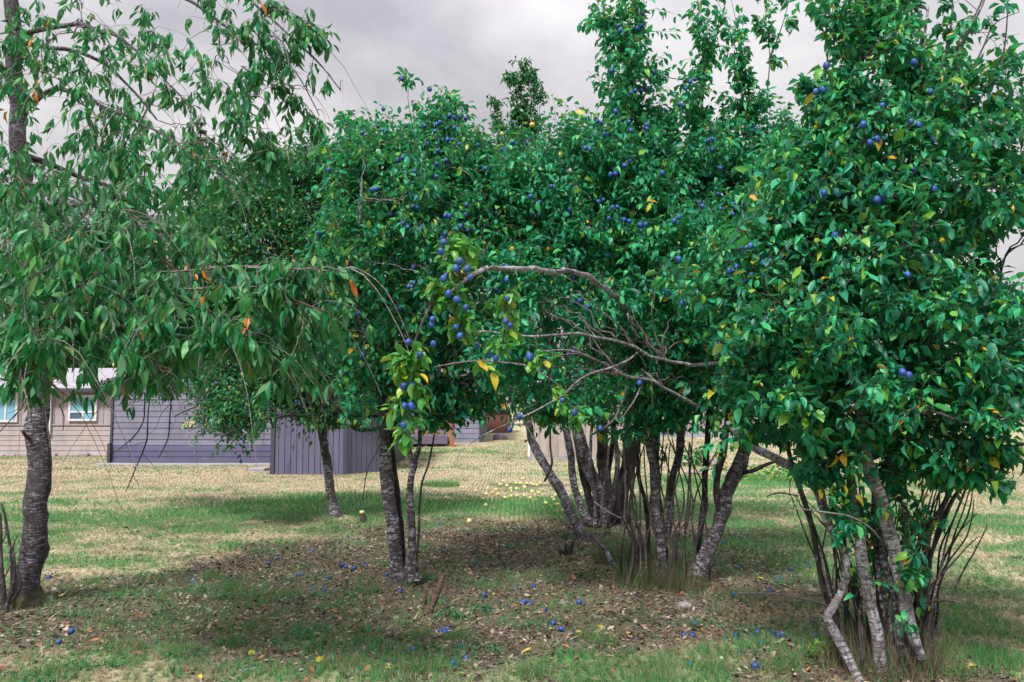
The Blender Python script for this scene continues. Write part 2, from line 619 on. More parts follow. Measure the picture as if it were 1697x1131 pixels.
so, gr = fields(fx, fy)
nn = fbm(fx * 4, fy * 4, 3, 3)[:, None]
lawn = C_STRAW * (0.8 + 0.4 * nn) * (1 - gr[:, None]) + C_GREEN2 * 0.8 * gr[:, None]
col = lawn * (1 - so[:, None]) + C_SOIL * so[:, None]
M_GROUND, t, p, out = new_mat('lawn_soil')
a = N(t, 'ShaderNodeAttribute', attribute_name='Col')
geo = t.nodes.new('ShaderNodeNewGeometry')
na = N(t, 'ShaderNodeTexNoise', Scale=42.0, Detail=8.0, Roughness=0.72)
L(t, geo.outputs['Position'], na.inputs['Vector'])
nb = N(t, 'ShaderNodeTexNoise', Scale=7.0, Detail=6.0, Roughness=0.65)
L(t, geo.outputs['Position'], nb.inputs['Vector'])
r1 = ramp_n(t, na.outputs['Fac'], [(0.3, 0.45), (0.5, 0.95), (0.7, 1.55)])
r2 = ramp_n(t, nb.outputs['Fac'], [(0.3, (0.75, 0.8, 0.75)), (0.7, (1.2, 1.15, 1.1))])
c = mix_n(t, 1.0, a.outputs['Color'], r1, 'MULTIPLY')
c = mix_n(t, 1.0, c, r2, 'MULTIPLY')
L(t, c, p.inputs['Base Color'])
p.inputs['Roughness'].default_value = 0.95
p.inputs['Specular IOR Level'].default_value = 0.15
bump_n(t, na.outputs['Fac'], 0.8, 0.02, p)
gme = mesh_np('ground', np.stack([fx, fy, GZ.ravel()], -1), faces, M_GROUND, {'Col': ('FLOAT_COLOR', np.concatenate([col, np.ones((len(col), 1))], 1))}, smooth=True)
ground = link('ground', gme)
tag(ground, 'dry lawn with straw coloured and green patches and bare soil under the trees', 'ground', kind='structure')


def tri_blades(P, h, w, lean, colr, seed):
    """single-triangle (far) or two-segment (near) blades: P n x 3"""
    r = np.random.default_rng(seed)
    n = len(P)
    az = r.uniform(0, 2 * np.pi, n)
    side = np.stack([np.cos(az), np.sin(az), np.zeros(n)], -1)
    la = r.uniform(0, 2 * np.pi, n)
    ld = np.stack([np.cos(la), np.sin(la), np.zeros(n)], -1) * (lean * h)[:, None]
    tip = P + ld + np.stack([np.zeros(n), np.zeros(n), h * np.sqrt(np.clip(1 - lean ** 2 * 0.7, .1, 1))], -1)
    V = np.stack([P - side * w[:, None] / 2, P + side * w[:, None] / 2, tip], 1).reshape(-1, 3)
    Fc = np.arange(3 * n).reshape(n, 3)
    C = np.repeat(colr, 3, axis=0)
    C = C.reshape(n, 3, 3)
    C = C.reshape(-1, 3)
    return V, Fc, np.concatenate([C, np.ones((3 * n, 1))], 1)


def blade_colours(x, y, seed, so=None, gr=None):
    r = np.random.default_rng(seed)
    n = len(x)
    if so is None:
        so, gr = fields(x, y)
    isg = r.random(n) < np.clip(gr * 0.85 + 0.10, 0, 1)
    u = r.random((n, 1))
    g = C_GREEN * (1 - u) + C_GREEN2 * u
    g = g * np.stack([1 + 0.0 * u[:, 0], np.ones(n), 0.7 + 1.1 * r.random(n)], -1)
    s = C_STRAW * 1.18 * (1 - u) + C_STRAW2 * u
    c = np.where(isg[:, None], g, s) * (1 + (r.random((n, 1)) * .55 - .30) * np.clip(1.35 - y / 18.0, .35, 1)[:, None])
    br = (r.random(n) < so * 0.8) & ~isg
    c = np.where(br[:, None], c * np.array((0.55, 0.48, 0.45)), c)
    return c


def scatter_grass(name, x0f, Y0, Y1, dens, h0, h1, w, seed, label):
    r = np.random.default_rng(seed)
    xm = x0f * Y1
    n = int(dens * (Y1 - Y0) * 2 * xm)
    Yv = r.uniform(Y0, Y1, n)
    X = r.uniform(-xm, xm, n)
    k = np.abs(X) < x0f * Yv + 0.6
    X, Yv = X[k], Yv[k]
    # clump: pull blades towards tuft centres
    cs = 0.07
    cxj = (np.floor(X / cs) + hash2(np.floor(X / cs), np.floor(Yv / cs), 3)) * cs
    cyj = (np.floor(Yv / cs) + hash2(np.floor(X / cs), np.floor(Yv / cs), 4)) * cs
    X = X + (cxj - X) * 0.55
    Yv = Yv + (cyj - Yv) * 0.55
    so, gr = fields(X, Yv)
    tn = fbm(X * 3, Yv * 3, 90, 3)
    keep = r.random(len(X)) < np.clip(1.0 - so * 0.85 + (tn > 0.6) * 0.35, 0.0, 1)
    X, Yv, so, gr, tn = X[keep], Yv[keep], so[keep], gr[keep], tn[keep]
    n = len(X)
    h = r.uniform(h0, h1, n) * (0.6 + 0.8 * tn) * (0.7 + 0.6 * gr)
    lean = np.where(r.random(n) < gr * 0.7 + 0.15, r.uniform(0.1, 0.7, n), r.uniform(0.5, 0.98, n))
    P = np.stack([X, Yv, terrain(X, Yv) + np.where(Yv < 12, 0.0, 0.0)], -1)
    P[:, 2] += (1 - sstep(10, 14, Yv)) * (fbm(X * 9, Yv * 9, 77, 3) - 0.5) * 0.035 - 0.004
    V, Fc, C = tri_blades(P, h, np.full(n, w) * r.uniform(.6, 1.4, n), lean, blade_colours(X, Yv, seed + 1, so, gr), seed + 2)
    o = link(name, mesh_np(name, V, Fc, M_BLADE, {'Col': ('FLOAT_COLOR', C)}))
    tag(o, label, 'grass', kind='stuff')
    return n


K = 0.66
nb1 = scatter_grass('grass', K, 4.2, 8.0, 8000, 0.025, 0.075, 0.0040, 100, 'short mixed green and straw grass in the foreground')
nb2 = scatter_grass('grass', K, 8.0, 13.0, 3000, 0.03, 0.065, 0.006, 110, 'thin grass round the tree trunks in the middle distance')
nb3 = scatter_grass('grass', K, 13.0, 20.0, 900, 0.03, 0.075, 0.012, 120, 'bright green and straw lawn beyond the trees')
nb4 = scatter_grass('grass', K, 20.0, 34.0, 260, 0.03, 0.07, 0.03, 130, 'dry straw lawn in front of the houses')
print('blades', nb1, nb2, nb3, nb4)


# litter of small brown leaf scraps and bits of twig
def litter(n, seed):
    r = np.random.default_rng(seed)
    X = r.uniform(-7, 7, n * 3)
    Yv = r.uniform(4.2, 13.5, n * 3)
    so, gr = fields(X, Yv)
    k = (r.random(len(X)) < so * 0.95 + 0.06) & (np.abs(X) < K * Yv + .5)
    X, Yv = X[k][:n], Yv[k][:n]
    n = len(X)
    s = r.uniform(0.006, 0.024, n) * np.where(r.random(n) < 0.1, 1.6, 1)
    asp = r.uniform(0.25, 0.8, n)
    stick = r.random(n) < 0.25
    s = np.where(stick, s * 2.2, s)
    asp = np.where(stick, 0.07, asp)
    a = r.uniform(0, 2 * np.pi, n)
    tilt = r.normal(0, 0.35, (n, 2))
    d = np.stack([np.cos(a), np.sin(a), tilt[:, 0]], -1)
    w = np.stack([-np.sin(a), np.cos(a), tilt[:, 1]], -1)
    P = np.stack([X, Yv, terrain(X, Yv) + (fbm(X * 9, Yv * 9, 77, 3) - 0.5) * 0.035 * (1 - sstep(10, 14, Yv)) + 0.006 + r.uniform(0, .006, n)], -1)
    V = np.stack([P - d * s[:, None], P + w * (s * asp)[:, None] + np.array((0, 0, .003)), P + d * s[:, None], P - w * (s * asp)[:, None]], 1).reshape(-1, 3)
    b = np.arange(n)[:, None] * 4
    Fc = np.concatenate([b + np.array((0, 3, 1)), b + np.array((1, 3, 2))])
    pal = np.array([(0.10, 0.065, 0.045), (0.15, 0.12, 0.08), (0.25, 0.205, 0.145), (0.055, 0.043, 0.038), (0.36, 0.30, 0.25), (0.30, 0.10, 0.04), (0.03, 0.026, 0.024), (0.12, 0.08, 0.06)])
    C = pal[r.choice(8, n, p=[.20, .2, .16, .14, .10, .025, .075, .10])] * r.uniform(.7, 1.3, (n, 1))
    C = np.concatenate([np.repeat(C, 4, 0), np.ones((4 * n, 1))], 1)
    o = link('leaf_litter', mesh_np('leaf_litter', V, Fc, M_LITTER, {'Col': ('FLOAT_COLOR', C)}))
    tag(o, 'brown scraps of dead leaves and twigs on the bare soil', 'leaf litter', kind='stuff')


litter(60000, 5)


def clover(n, seed):
    r = np.random.default_rng(seed)
    # patches of tiny round leaves growing between the grass
    cx_, cy_ = r.uniform(-5.5, 5.5, 150), 4.3 + 8.5 * r.random(150) ** 1.3
    k = r.integers(0, 150, n)
    sp = r.uniform(.04, .16, 150)
    X, Yv = cx_[k] + r.normal(0, 1, n) * sp[k], cy_[k] + r.normal(0, 1, n) * sp[k]
    s = r.uniform(.006, .013, n)
    a = r.uniform(0, 2 * np.pi, n)
    d = np.stack([np.cos(a), np.sin(a), r.normal(0, .3, n)], -1)
    w = np.stack([-np.sin(a), np.cos(a), r.normal(0, .3, n)], -1)
    P = np.stack([X, Yv, terrain(X, Yv) + (fbm(X * 9, Yv * 9, 77, 3) - 0.5) * 0.035 * (1 - sstep(10, 14, Yv)) + r.uniform(.008, .035, n)], -1)
    V = np.stack([P - d * s[:, None], P + w * s[:, None], P + d * s[:, None], P - w * s[:, None]], 1).reshape(-1, 3)
    b = np.arange(n)[:, None] * 4
    Fc = np.concatenate([b + np.array((0, 3, 1)), b + np.array((1, 3, 2))])
    C = np.array([(0.03, 0.15, 0.06), (0.05, 0.20, 0.08), (0.10, 0.24, 0.07)])[r.integers(0, 3, n)] * r.uniform(.7, 1.3, (n, 1))
    C = np.concatenate([np.repeat(C, 4, 0), np.ones((4 * n, 1))], 1)
    o = link('clover', mesh_np('clover', V, Fc, M_BLADE, {'Col': ('FLOAT_COLOR', C)}))
    tag(o, 'small patches of dark clover leaves in the thin grass', 'clover', kind='stuff')


clover(14000, 8)


# ------------------------------------------------------------------ buildings
def X(px, Y, py=690):
    return at(px, py, Y)[0]


def Zp(py, Y):
    return at(CX, py, Y)[2]


M_TAN = plain_mat('tan_siding', (0.357, 0.304, 0.327), 0.75, .12, 3, stretch=(.4, .4, 5))
M_TANLOW = plain_mat('tan_clapboard', (0.380, 0.327, 0.327), 0.75, .18, 3, stretch=(.4, .4, 6))
M_GREY = plain_mat('grey_violet_clapboard', (0.165, 0.161, 0.234), 0.65, .18, 2.5, stretch=(.5, .5, 5))
M_GREYD = plain_mat('dark_violet_skirting', (0.088, 0.084, 0.162), 0.65, .15, 2.5, stretch=(.5, .5, 5))
M_VBOARD = plain_mat('violet_board', (0.104, 0.099, 0.169), 0.65, .16, 3, stretch=(6, 6, .4))
M_DARKTRIM = plain_mat('dark_trim', (0.045, 0.05, 0.07), 0.6, .3, 8)
M_WHITE = plain_mat('white_vinyl', (0.593, 0.585, 0.608), 0.45, .05, 4)
M_ROOF = plain_mat('pale_roofing', (0.289, 0.289, 0.319), 0.7, .25, 12, col2=(0.26, 0.24, 0.26))
M_ROOFD = plain_mat('dark_shingle', (0.13, 0.12, 0.14), 0.8, .3, 14)
M_BEIGE = plain_mat('beige_board', (0.357, 0.304, 0.281), 0.75, .14, 3, stretch=(6, 6, .4))
M_ORANGE = plain_mat('orange_cedar', (0.350, 0.129, 0.053), 0.6, .3, 6, stretch=(5, 5, .6))
M_REDSHED = plain_mat('red_brown_paint', (0.174, 0.067, 0.050), 0.7, .2, 3)
M_CONC = plain_mat('concrete', (0.342, 0.334, 0.350), 0.9, .3, 9, bump=.01)
M_DECK = plain_mat('violet_deck_paint', (0.12, 0.09, 0.15), 0.7, .2, 5)
M_YELLOW = plain_mat('yellow_paint', (0.44, 0.39, 0.24), 0.6, .1, 5)
M_BLUE = plain_mat('blue_plastic', (0.10, 0.22, 0.45), 0.4, .1, 5)
M_ROCK = plain_mat('rock', (0.30, 0.26, 0.29), 0.9, .45, 5, bump=.02)
M_STONE = plain_mat('pale_stone', (0.34, 0.31, 0.30), 0.9, .35, 14, bump=.01)
M_BIN = plain_mat('teal_plastic', (0.023, 0.122, 0.114), 0.4, .1, 5)
mg, tg, pg, _ = new_mat('window_glass')
pg.inputs['Base Color'].default_value = (0.05, 0.11, 0.17, 1)
pg.inputs['Roughness'].default_value = 0.06
pg.inputs['Specular IOR Level'].default_value = 1.0
M_GLASS = mg
mg, tg, pg, _ = new_mat('window_blind')
tcn = tg.nodes.new('ShaderNodeTexCoord')
wv = N(tg, 'ShaderNodeTexWave', Scale=9.0, Distortion=0.2)
wv.bands_direction = 'Z'
L(tg, tcn.outputs['Object'], wv.inputs['Vector'])
L(tg, ramp_n(tg, wv.outputs['Fac'], [(0.2, (0.13, 0.30, 0.42)), (0.7, (0.22, 0.45, 0.58))]), pg.inputs['Base Color'])
pg.inputs['Roughness'].default_value = 0.2
M_BLIND = mg


def hboards(parent, x0, x1, y, z0, z1, bh, mat, matlow=None, zlow=0, name='siding_board', jitter=True):
    """lap siding facing the camera (-Y): every board an object, shared mesh"""
    n = int(round((z1 - z0) / bh))
    bh = (z1 - z0) / n
    ms = {}
    for i in range(n):
        z = z0 + i * bh
        m = matlow if (matlow and z < zlow) else mat
        key = m.name
        if key not in ms:
            b = MB()
            b.v = [(x0, 0, 0), (x1, 0, 0), (x1, 0.03, 0), (x0, 0.03, 0), (x0, 0.018, bh + .015), (x1, 0.018, bh + .015), (x1, 0.03, bh + .015), (x0, 0.03, bh + .015)]
            b.f = [(0, 1, 5, 4), (3, 2, 1, 0), (4, 5, 6, 7), (2, 3, 7, 6), (0, 4, 7, 3), (1, 2, 6, 5)]
            ms[key] = b.mesh('siding_board', m)
        link(name, ms[key], parent, (0, y - 0.035 + (0.002 * math.sin(i * 2.7) if jitter else 0), z))


def vboards(parent, P0, P1, z0, z1, n, mat, name='wall_board', gap=0.012, thick=0.02):
    """vertical boards from P0 to P1 (xy), facing left-hand side towards the camera"""
    d = Vector((P1[0] - P0[0], P1[1] - P0[1], 0))
    Ltot = d.length
    d.normalize()
    w = Ltot / n
    ang = math.atan2(d.y, d.x)
    me = MB().box(gap / 2, w - gap / 2, -thick, 0, 0, z1 - z0).mesh(name, mat, bevel=0.003)
    for i in range(n):
        o = link(name, me, parent, (P0[0] + d.x * w * i, P0[1] + d.y * w * i, z0))
        o.rotation_euler = (0, 0, ang)


def window(parent, x0, x1, y, z0, z1, fw=0.06, rail=None, split=None, blind=True):
    b = MB()
    b.box(x0, x1, y - .075, y + .0, z0, z0 + fw).box(x0, x1, y - .075, y, z1 - fw, z1)
    b.box(x0, x0 + fw, y - .077, y - .002, z0 + fw, z1 - fw).box(x1 - fw, x1, y - .077, y - .002, z0 + fw, z1 - fw)
    if rail:
        b.box(x0 + fw, x1 - fw, y - .070, y - .004, rail - fw * .4, rail + fw * .4)
    if split:
        b.box(split - fw * .4, split + fw * .4, y - .068, y - .006, z0 + fw, (rail or z1) - fw * .4)
    w = b.build('window', M_WHITE, parent)
    if rail:
        MB().box(x0 + fw, x1 - fw, y - .050, y - .045, rail + fw * .4, z1 - fw).build('pane', M_BLIND if blind else M_GLASS, w)
        if split:
            MB().box(x0 + fw, split - fw * .4, y - .046, y - .041, z0 + fw, rail - fw * .4).build('pane', M_GLASS, w)
            MB().box(split + fw * .4, x1 - fw, y - .046, y - .041, z0 + fw, rail - fw * .4).build('pane', M_BLIND, w)
        else:
            MB().box(x0 + fw, x1 - fw, y - .046, y - .041, z0 + fw, rail - fw * .4).build('pane', M_GLASS, w)
    else:
        if split:
            MB().box(x0 + fw, split - fw * .4, y - .046, y - .041, z0 + fw, z1 - fw).build('pane', M_BLIND, w)
            MB().box(split + fw * .4, x1 - fw, y - .046, y - .041, z0 + fw, z1 - fw).build('pane', M_BLIND, w)
        else:
            MB().box(x0 + fw, x1 - fw, y - .046, y - .041, z0 + fw, z1 - fw).build('pane', M_BLIND if blind else M_GLASS, w)
    return w


# tan house at the far left
Yt = 28.0
xa, xb = X(-330, Yt), X(186, Yt)
h1 = empty('tan_house', ((xa + xb) / 2, Yt, 0))
tag(h1, 'low tan house with white framed windows and pale roof at the far left', 'house')


def rel(root):
    """children are built in world coordinates under a root that sits elsewhere"""
    for ch in root.children:
        ch.location = ch.location - root.location


zt_eave = Zp(648, Yt)
MB().box(xa, xb, Yt, Yt + 8.5, 0.0, zt_eave + .1).build('wall', M_TAN, h1)
hboards(h1, xa, xb, Yt, 0.02, Zp(705, Yt), 0.17, M_TANLOW)
vboards(h1, (xa, Yt - .002), (xb, Yt - .002), Zp(705, Yt) + .03, zt_eave, int((xb - xa) / 0.27), M_TAN, gap=.014)
MB().box(xa, xb, Yt - .06, Yt - .01, Zp(705, Yt) - .005, Zp(705, Yt) + .03).build('belt_trim', M_TAN, h1)
rf = MB().prism([(Yt - .35, zt_eave), (Yt - .35, zt_eave + .09), (Yt + 4.2, zt_eave + .95), (Yt + 8.9, zt_eave + .1), (Yt + 8.9, zt_eave)], xb + .05 - (xa - .3), 'x', xa - .3)
rf.build('roof', M_ROOF, h1)
MB().box(xa - .3, xb + .05, Yt - .43, Yt - .352, zt_eave - .03, zt_eave + .07).build('gutter', M_DARKTRIM, h1)
window(h1, X(115, Yt), X(162, Yt), Yt - .02, Zp(698, Yt), Zp(655, Yt), .07, rail=Zp(683, Yt), split=X(139, Yt))
window(h1, X(-24, Yt), X(31, Yt), Yt - .02, Zp(700, Yt), Zp(650, Yt), .07, split=X(11, Yt))
MB().box(X(83, Yt), X(87, Yt), Yt - .12, Yt - .04, Zp(722, Yt), zt_eave).build('downpipe', M_WHITE, h1)
for i in range(9):
    w_ = 0.3 + 0.12 * ((i * 7) % 5) / 5
    MB().box(X(2, Yt) + i * .34, X(2, Yt) + i * .34 + w_ * .9, Yt - .25, Yt - .05, -.03, .06 + .02 * (i % 3)).build('footing_stone', M_STONE, h1, bevel=.02)
rel(h1)

# grey violet clapboard house
Yg = 24.0
xa, xb = X(187, Yg), X(452, Yg)
h2 = empty('grey_house', ((xa + xb) / 2, Yg, 0))
tag(h2, 'grey violet clapboard house end wall between the tan house and the board shed', 'house')
zg = Zp(632, Yg)
MB().prism([(xa, .05), (xb + 1.0, .05), (xb + 1.0, zg), ((xa + xb) / 2 + .5, Zp(585, Yg)), (xa, zg)], 9.0, 'y', Yg).build('wall', M_GREY, h2)
hboards(h2, xa + .03, xb - .01, Yg, 0.06, Zp(634, Yg), 0.158, M_GREY, M_GREYD, Zp(735, Yg) - .08)
xm = (xa + xb) / 2 + .5
zp_ = Zp(585, Yg)
nb_ = 6
for i in range(nb_):
    z = zg + (zp_ - zg) * i / nb_ * .96
    t_ = (z - zg) / (zp_ - zg)
    x0_, x1_ = xa + (xm - xa) * t_ + .08, xb + 1.0 - (xb + 1.0 - xm) * t_ - .08
    if x1_ - x0_ > .3:
        MB().box(x0_, x1_, Yg - .03, Yg - .002, z, z + (zp_ - zg) / nb_ * .9).build('siding_board', M_GREY, h2)
MB().box(xa - .03, xa + .03, Yg - .07, Yg + .0, 0.05, zg).build('corner_trim', M_DARKTRIM, h2)
for s in (0, 1):
    x0_, x1_ = ((xa - .25), xm) if s == 0 else (xb + 1.25, xm)
    MB().prism([(x0_, zg - .12), (x1_, zp_ + .02), (x1_, zp_ + .12), (x0_, zg - .02)], 9.7, 'y', Yg - .35).build('roof_slope', M_ROOFD, h2)
window(h2, X(343, Yg), X(372, Yg), Yg - .03, Zp(676, Yg), Zp(641, Yg), .05, rail=Zp(657, Yg), blind=True)
p_ = MB().box(X(304, Yg), X(313.5, Yg), Yg - .062, Yg - .04, Zp(708, Yg), Zp(698.5, Yg)).box(X(315, Yg), X(325, Yg), Yg - .062, Yg - .04, Zp(708, Yg), Zp(698.5, Yg)).build('board_patch', M_YELLOW, h2)
p_['label'] = 'cream yellow unpainted patch on one clapboard'
MB().box(xa - .06, xa + .02, Yg - .14, Yg - .072, 0.0, Zp(735, Yg)).build('downpipe', M_DARKTRIM, h2)
rel(h2)
cp = MB().box(X(160, Yg - .4), X(452, Yg - .4), Yg - .55, Yg - .05, -.05, .05).build('concrete_kerb', M_CONC, bevel=.015)
tag(cp, 'narrow pale concrete kerb along the foot of the grey house', 'kerb')
cp = MB().box(X(424, 22), X(452, 22), 21.4, 22.1, -.05, .07).build('concrete_step', M_CONC, bevel=.02)
tag(cp, 'small pale concrete slab on the grass against the board shed', 'slab')

# vertical board shed
P0 = (X(453, 20.4), 20.4)
P1 = (X(573, 20.3), 20.3)
P2 = (X(632, 21.2), 21.2)
P3 = (P2[0] + .1, 26.5)
P4 = (P0[0], 26.5)
sh = empty('board_shed', (P0[0] + 1, 21, 0))
tag(sh, 'windowless shed of violet vertical boards with dark corner posts', 'shed')
zs = Zp(648, 20.4)
b = MB()
pl = [(P0[0], P0[1] + .03), (P1[0], P1[1] + .03), (P2[0], P2[1] + .03), P3, P4]
b.v = [(x, y, .02) for x, y in pl] + [(x, y, zs) for x, y in pl]
b.f = [tuple(range(5))[::-1], tuple(range(5, 10))] + [(i, (i + 1) % 5, 5 + (i + 1) % 5, 5 + i) for i in range(5)]
b.build('core_wall', M_DARKTRIM, sh)
vboards(sh, (P0[0], P0[1] + .028), (P1[0], P1[1] + .028), 0.0, zs, 12, M_VBOARD)
vboards(sh, (P1[0], P1[1] + .028), (P2[0], P2[1] + .028), 0.0, zs, 7, M_VBOARD)
for q in (P0, P1):
    MB().box(q[0] - .045, q[0] + .05, q[1] - .035, q[1] + .05, -.02, zs).build('corner_post', M_DARKTRIM, sh)
b = MB()
pl = [(P0[0] - .3, P0[1] - .3), (P1[0], P1[1] - .35), (P2[0] + .3, P2[1] - .2), (P3[0] + .3, P3[1]), (P4[0] - .3, P4[1])]
b.v = [(x, y, zs + .002) for x, y in pl] + [(x, y, zs + .16) for x, y in pl]
b.f = [tuple(range(5))[::-1], tuple(range(5, 10))] + [(i, (i + 1) % 5, 5 + (i + 1) % 5, 5 + i) for i in range(5)]
b.build('roof', M_ROOFD, sh)
rel(sh)

# dark grey clapboard house with deck, behind the trees
Yd = 32.0
xa, xb = X(628, Yd), X(797, Yd)
h3 = empty('dark_grey_house', ((xa + xb) / 2, Yd, 0.1))
tag(h3, 'dark grey clapboard house behind the wooden deck in the middle distance', 'house')
ze = Zp(625, Yd)
MB().box(xa, xb, Yd, Yd + 8, 0.0, ze).build('wall', M_GREYD, h3)
hboards(h3, xa, xb - .05, Yd, Zp(744, Yd), ze, 0.2, plain_mat('slate_clapboard', (0.19, 0.19, 0.27), .65, .2, 3, stretch=(.5, .5, 5)))
MB().box(xb - .06, xb + .04, Yd - .06, Yd + .02, Zp(738, Yd), ze).build('corner_trim', M_DARKTRIM, h3)
MB().prism([(Yd - .4, ze), (Yd - .4, ze + .15), (Yd + 4, ze + 1.2), (Yd + 8.4, ze + .15), (Yd + 8.4, ze)], xb - xa + .8, 'x', xa - .4).build('roof', M_ROOFD, h3)
window(h3, X(712, Yd), X(742, Yd), Yd - .03, Zp(702, Yd), Zp(662, Yd), .07, rail=Zp(682, Yd))
rel(h3)
Yk = 30.0
dk = empty('wooden_deck', (X(690, Yk), Yk, 0.1))
tag(dk, 'raised deck with violet edge board and orange cedar railing posts', 'deck')
MB().box(X(640, Yk), X(742, Yk), Yk, Yd - .05, Zp(733, Yk), Zp(726, Yk)).build('deck_floor', M_DECK, dk)
MB().box(X(640, Yk), X(742, Yk), Yk - .05, Yk - .002, Zp(736, Yk), Zp(723, Yk)).build('edge_board', M_DECK, dk)
for px in (652, 678, 706, 722, 748):
    MB().box(X(px, Yk) - .06, X(px, Yk) + .06, Yk + .05, Yk + .17, Zp(748, Yk) - .1, Zp(700, Yk)).build('deck_post', M_ORANGE if px > 700 else M_DECK, dk)
MB().box(X(640, Yk), X(752, Yk), Yk + .02, Yk + .14, Zp(701.5, Yk) + .08, Zp(699, Yk) + .08).build('handrail', M_ORANGE, dk)
for k in range(3):
    MB().box(X(640, Yk), X(746, Yk), Yk + .19, Yk + .21, Zp(720 - k * 6, Yk), Zp(717.5 - k * 6, Yk)).build('rail_board', M_ORANGE, dk)
b = MB().box(-.07, .07, -.03, .03, 0, 1.15, Matrix.Translation((X(752, Yk), Yk - .15, Zp(748, Yk))) @ Matrix.Rotation(-.16, 4, 'Y'))
b.build('brace', M_ORANGE, dk)
rel(dk)

# red brown shed far behind, rock, teal bin
Yr = 42.0
rs = empty('red_brown_shed', (X(824, Yr), Yr, .3))
tag(rs, 'small red brown shed far behind at the end of the lawn', 'shed')
zr0 = .25
MB().box(X(803, Yr), X(846, Yr), Yr, Yr + 4, zr0, Zp(680, Yr)).build('wall', M_REDSHED, rs)
vboards(rs, (X(803, Yr), Yr - .003), (X(846, Yr), Yr - .003), zr0, Zp(680, Yr), 6, M_REDSHED)
MB().prism([(X(800, Yr), Zp(680, Yr)), (X(824.5, Yr), Zp(664, Yr)), (X(849, Yr), Zp(680, Yr))], 4.4, 'y', Yr - .2).build('roof', M_ROOFD, rs)
MB().box(X(815, Yr), X(833, Yr), Yr - .06, Yr - .025, zr0, Zp(696, Yr)).build('door', M_REDSHED, rs)
rel(rs)


def rock(name, px, py, w, h, mat, label, cat='rock', seed=0, group=None):
    q = gpt(px, py)
    r = np.random.default_rng(seed)
    import bmesh
    bm = bmesh.new()
    bmesh.ops.create_icosphere(bm, subdivisions=3, radius=1)
    sc_ = (w / F * q[1] / 2, w / F * q[1] / 2 * .8, h / F * q[1] * .62)
    pl = [(norm_(r.normal(size=3)), r.uniform(.62, .9)) for _ in range(11)]
    for v in bm.verts:
        for n_, d_ in pl:
            e = v.co.dot(n_) - d_
            if e > 0:
                v.co -= n_ * e
        v.co = Vector((v.co.x * sc_[0], v.co.y * sc_[1], v.co.z * sc_[2]))
        v.co += v.co * (0.06 * (random.random() - .5))
    me = bpy.data.meshes.new(name)
    bm.to_mesh(me)
    bm.free()
    me.materials.append(mat)
    o = link(name, me, None, (q[0], q[1], q[2] + sc_[2] * .25))
    tag(o, label, cat, group)
    return o


def norm_(a):
    v = Vector(a)
    v.normalize()
    return v


rock('rock', 829, 729, 26, 15, M_ROCK, 'large violet grey rock beside the red brown shed', seed=3)
rock('rock', 1290, 788, 22, 16, plain_mat('pink_rock', (0.42, 0.32, 0.36), .9, .4, 9, bump=.02), 'pinkish rock in the weeds behind the right-hand plum limb', seed=4)
rock('rock', 1148, 786, 34, 9, plain_mat('brown_rock', (0.33, 0.25, 0.25), .9, .4, 9, bump=.02), 'flat brown rock at the edge of the flower bed', seed=5)
rock('rock', 1178, 772, 26, 17, M_ROCK, 'grey rock standing in the flower bed behind the stems', seed=6)
rock('stone', 1132, 1007, 32, 12, M_STONE, 'flat grey stone on the soil before the thatched plum clump', 'stone', seed=7)
rock('stone', 1196, 1093, 7, 6, plain_mat('white_pebble', (0.65, 0.65, 0.66), .7, .1, 9), 'small white pebble near the row of blue plums', 'stone', seed=8)
rock('stone', 935, 1001, 20, 6, M_STONE, 'low pale stone between two fallen plums on the soil', 'stone', seed=9)
rock('stone', 845, 1058, 18, 5, M_STONE, 'low pale stone in the soil at the lower middle', 'stone', seed=19)

# beige shed right of middle
Yb = 24.8
xa, xb = X(874.5, Yb), X(1016, Yb)
bs = empty('beige_shed', ((xa + xb) / 2, Yb, 0.0))
tag(bs, 'beige grooved board shed with white corner behind the pear stems', 'shed')
zb0, zb1 = float(terrain(xa, Yb)) - .1, Zp(668, Yb)
MB().box(xa + .05, xb, Yb, Yb + 3.2, zb0, zb1).build('wall', M_BEIGE, bs)
vboards(bs, (xa + .08, Yb - .002), (xb, Yb - .002), zb0 + .2, zb1, 9, M_BEIGE)
MB().box(xa, xa + .075, Yb - .06, Yb + .03, zb0 + .2, zb1).build('corner_trim', M_WHITE, bs)
MB().box(xa, xb, Yb - .05, Yb + .0, zb0, zb0 + .198).build('plinth', M_CONC, bs)
MB().prism([(Yb - .25, zb1), (Yb + 1.6, zb1 + .75), (Yb + 3.45, zb1)], xb - xa + .4, 'x', xa - .2).build('roof', M_ROOF, bs)
rel(bs)

# long beige house far right of middle
Yf = 36.0
xa, xb = X(1012, Yf), X(1350, Yf)
h4 = empty('long_beige_house', ((xa + xb) / 2, Yf, .3))
tag(h4, 'long low beige house seen between the stems on the right', 'house')
zf0 = float(terrain(xa, Yf)) - .15
ze = Zp(652, Yf)
MB().box(xa, xb, Yf, Yf + 7, zf0, ze).build('wall', M_BEIGE, h4)
hboards(h4, xa, xb, Yf, zf0 + .42, ze, 0.24, M_TANLOW)
MB().box(xa, xb, Yf - .09, Yf - .05, zf0, zf0 + .41).build('skirting', plain_mat('grey_skirting', (0.30, 0.30, 0.36), .8, .2, 4), h4)
MB().box(xa, xb, Yf - .10, Yf - .04, zf0 + .412, zf0 + .47).build('sill_trim', M_DARKTRIM, h4)
MB().prism([(Yf - .4, ze), (Yf - .4, ze + .14), (Yf + 3.5, ze + 1.1), (Yf + 7.4, ze + .14), (Yf + 7.4, ze)], xb - xa + .8, 'x', xa - .4).build('roof', M_ROOFD, h4)
window(h4, X(1062, Yf), X(1092, Yf), Yf - .03, Zp(700, Yf), Zp(666, Yf), .08, split=X(1077, Yf))
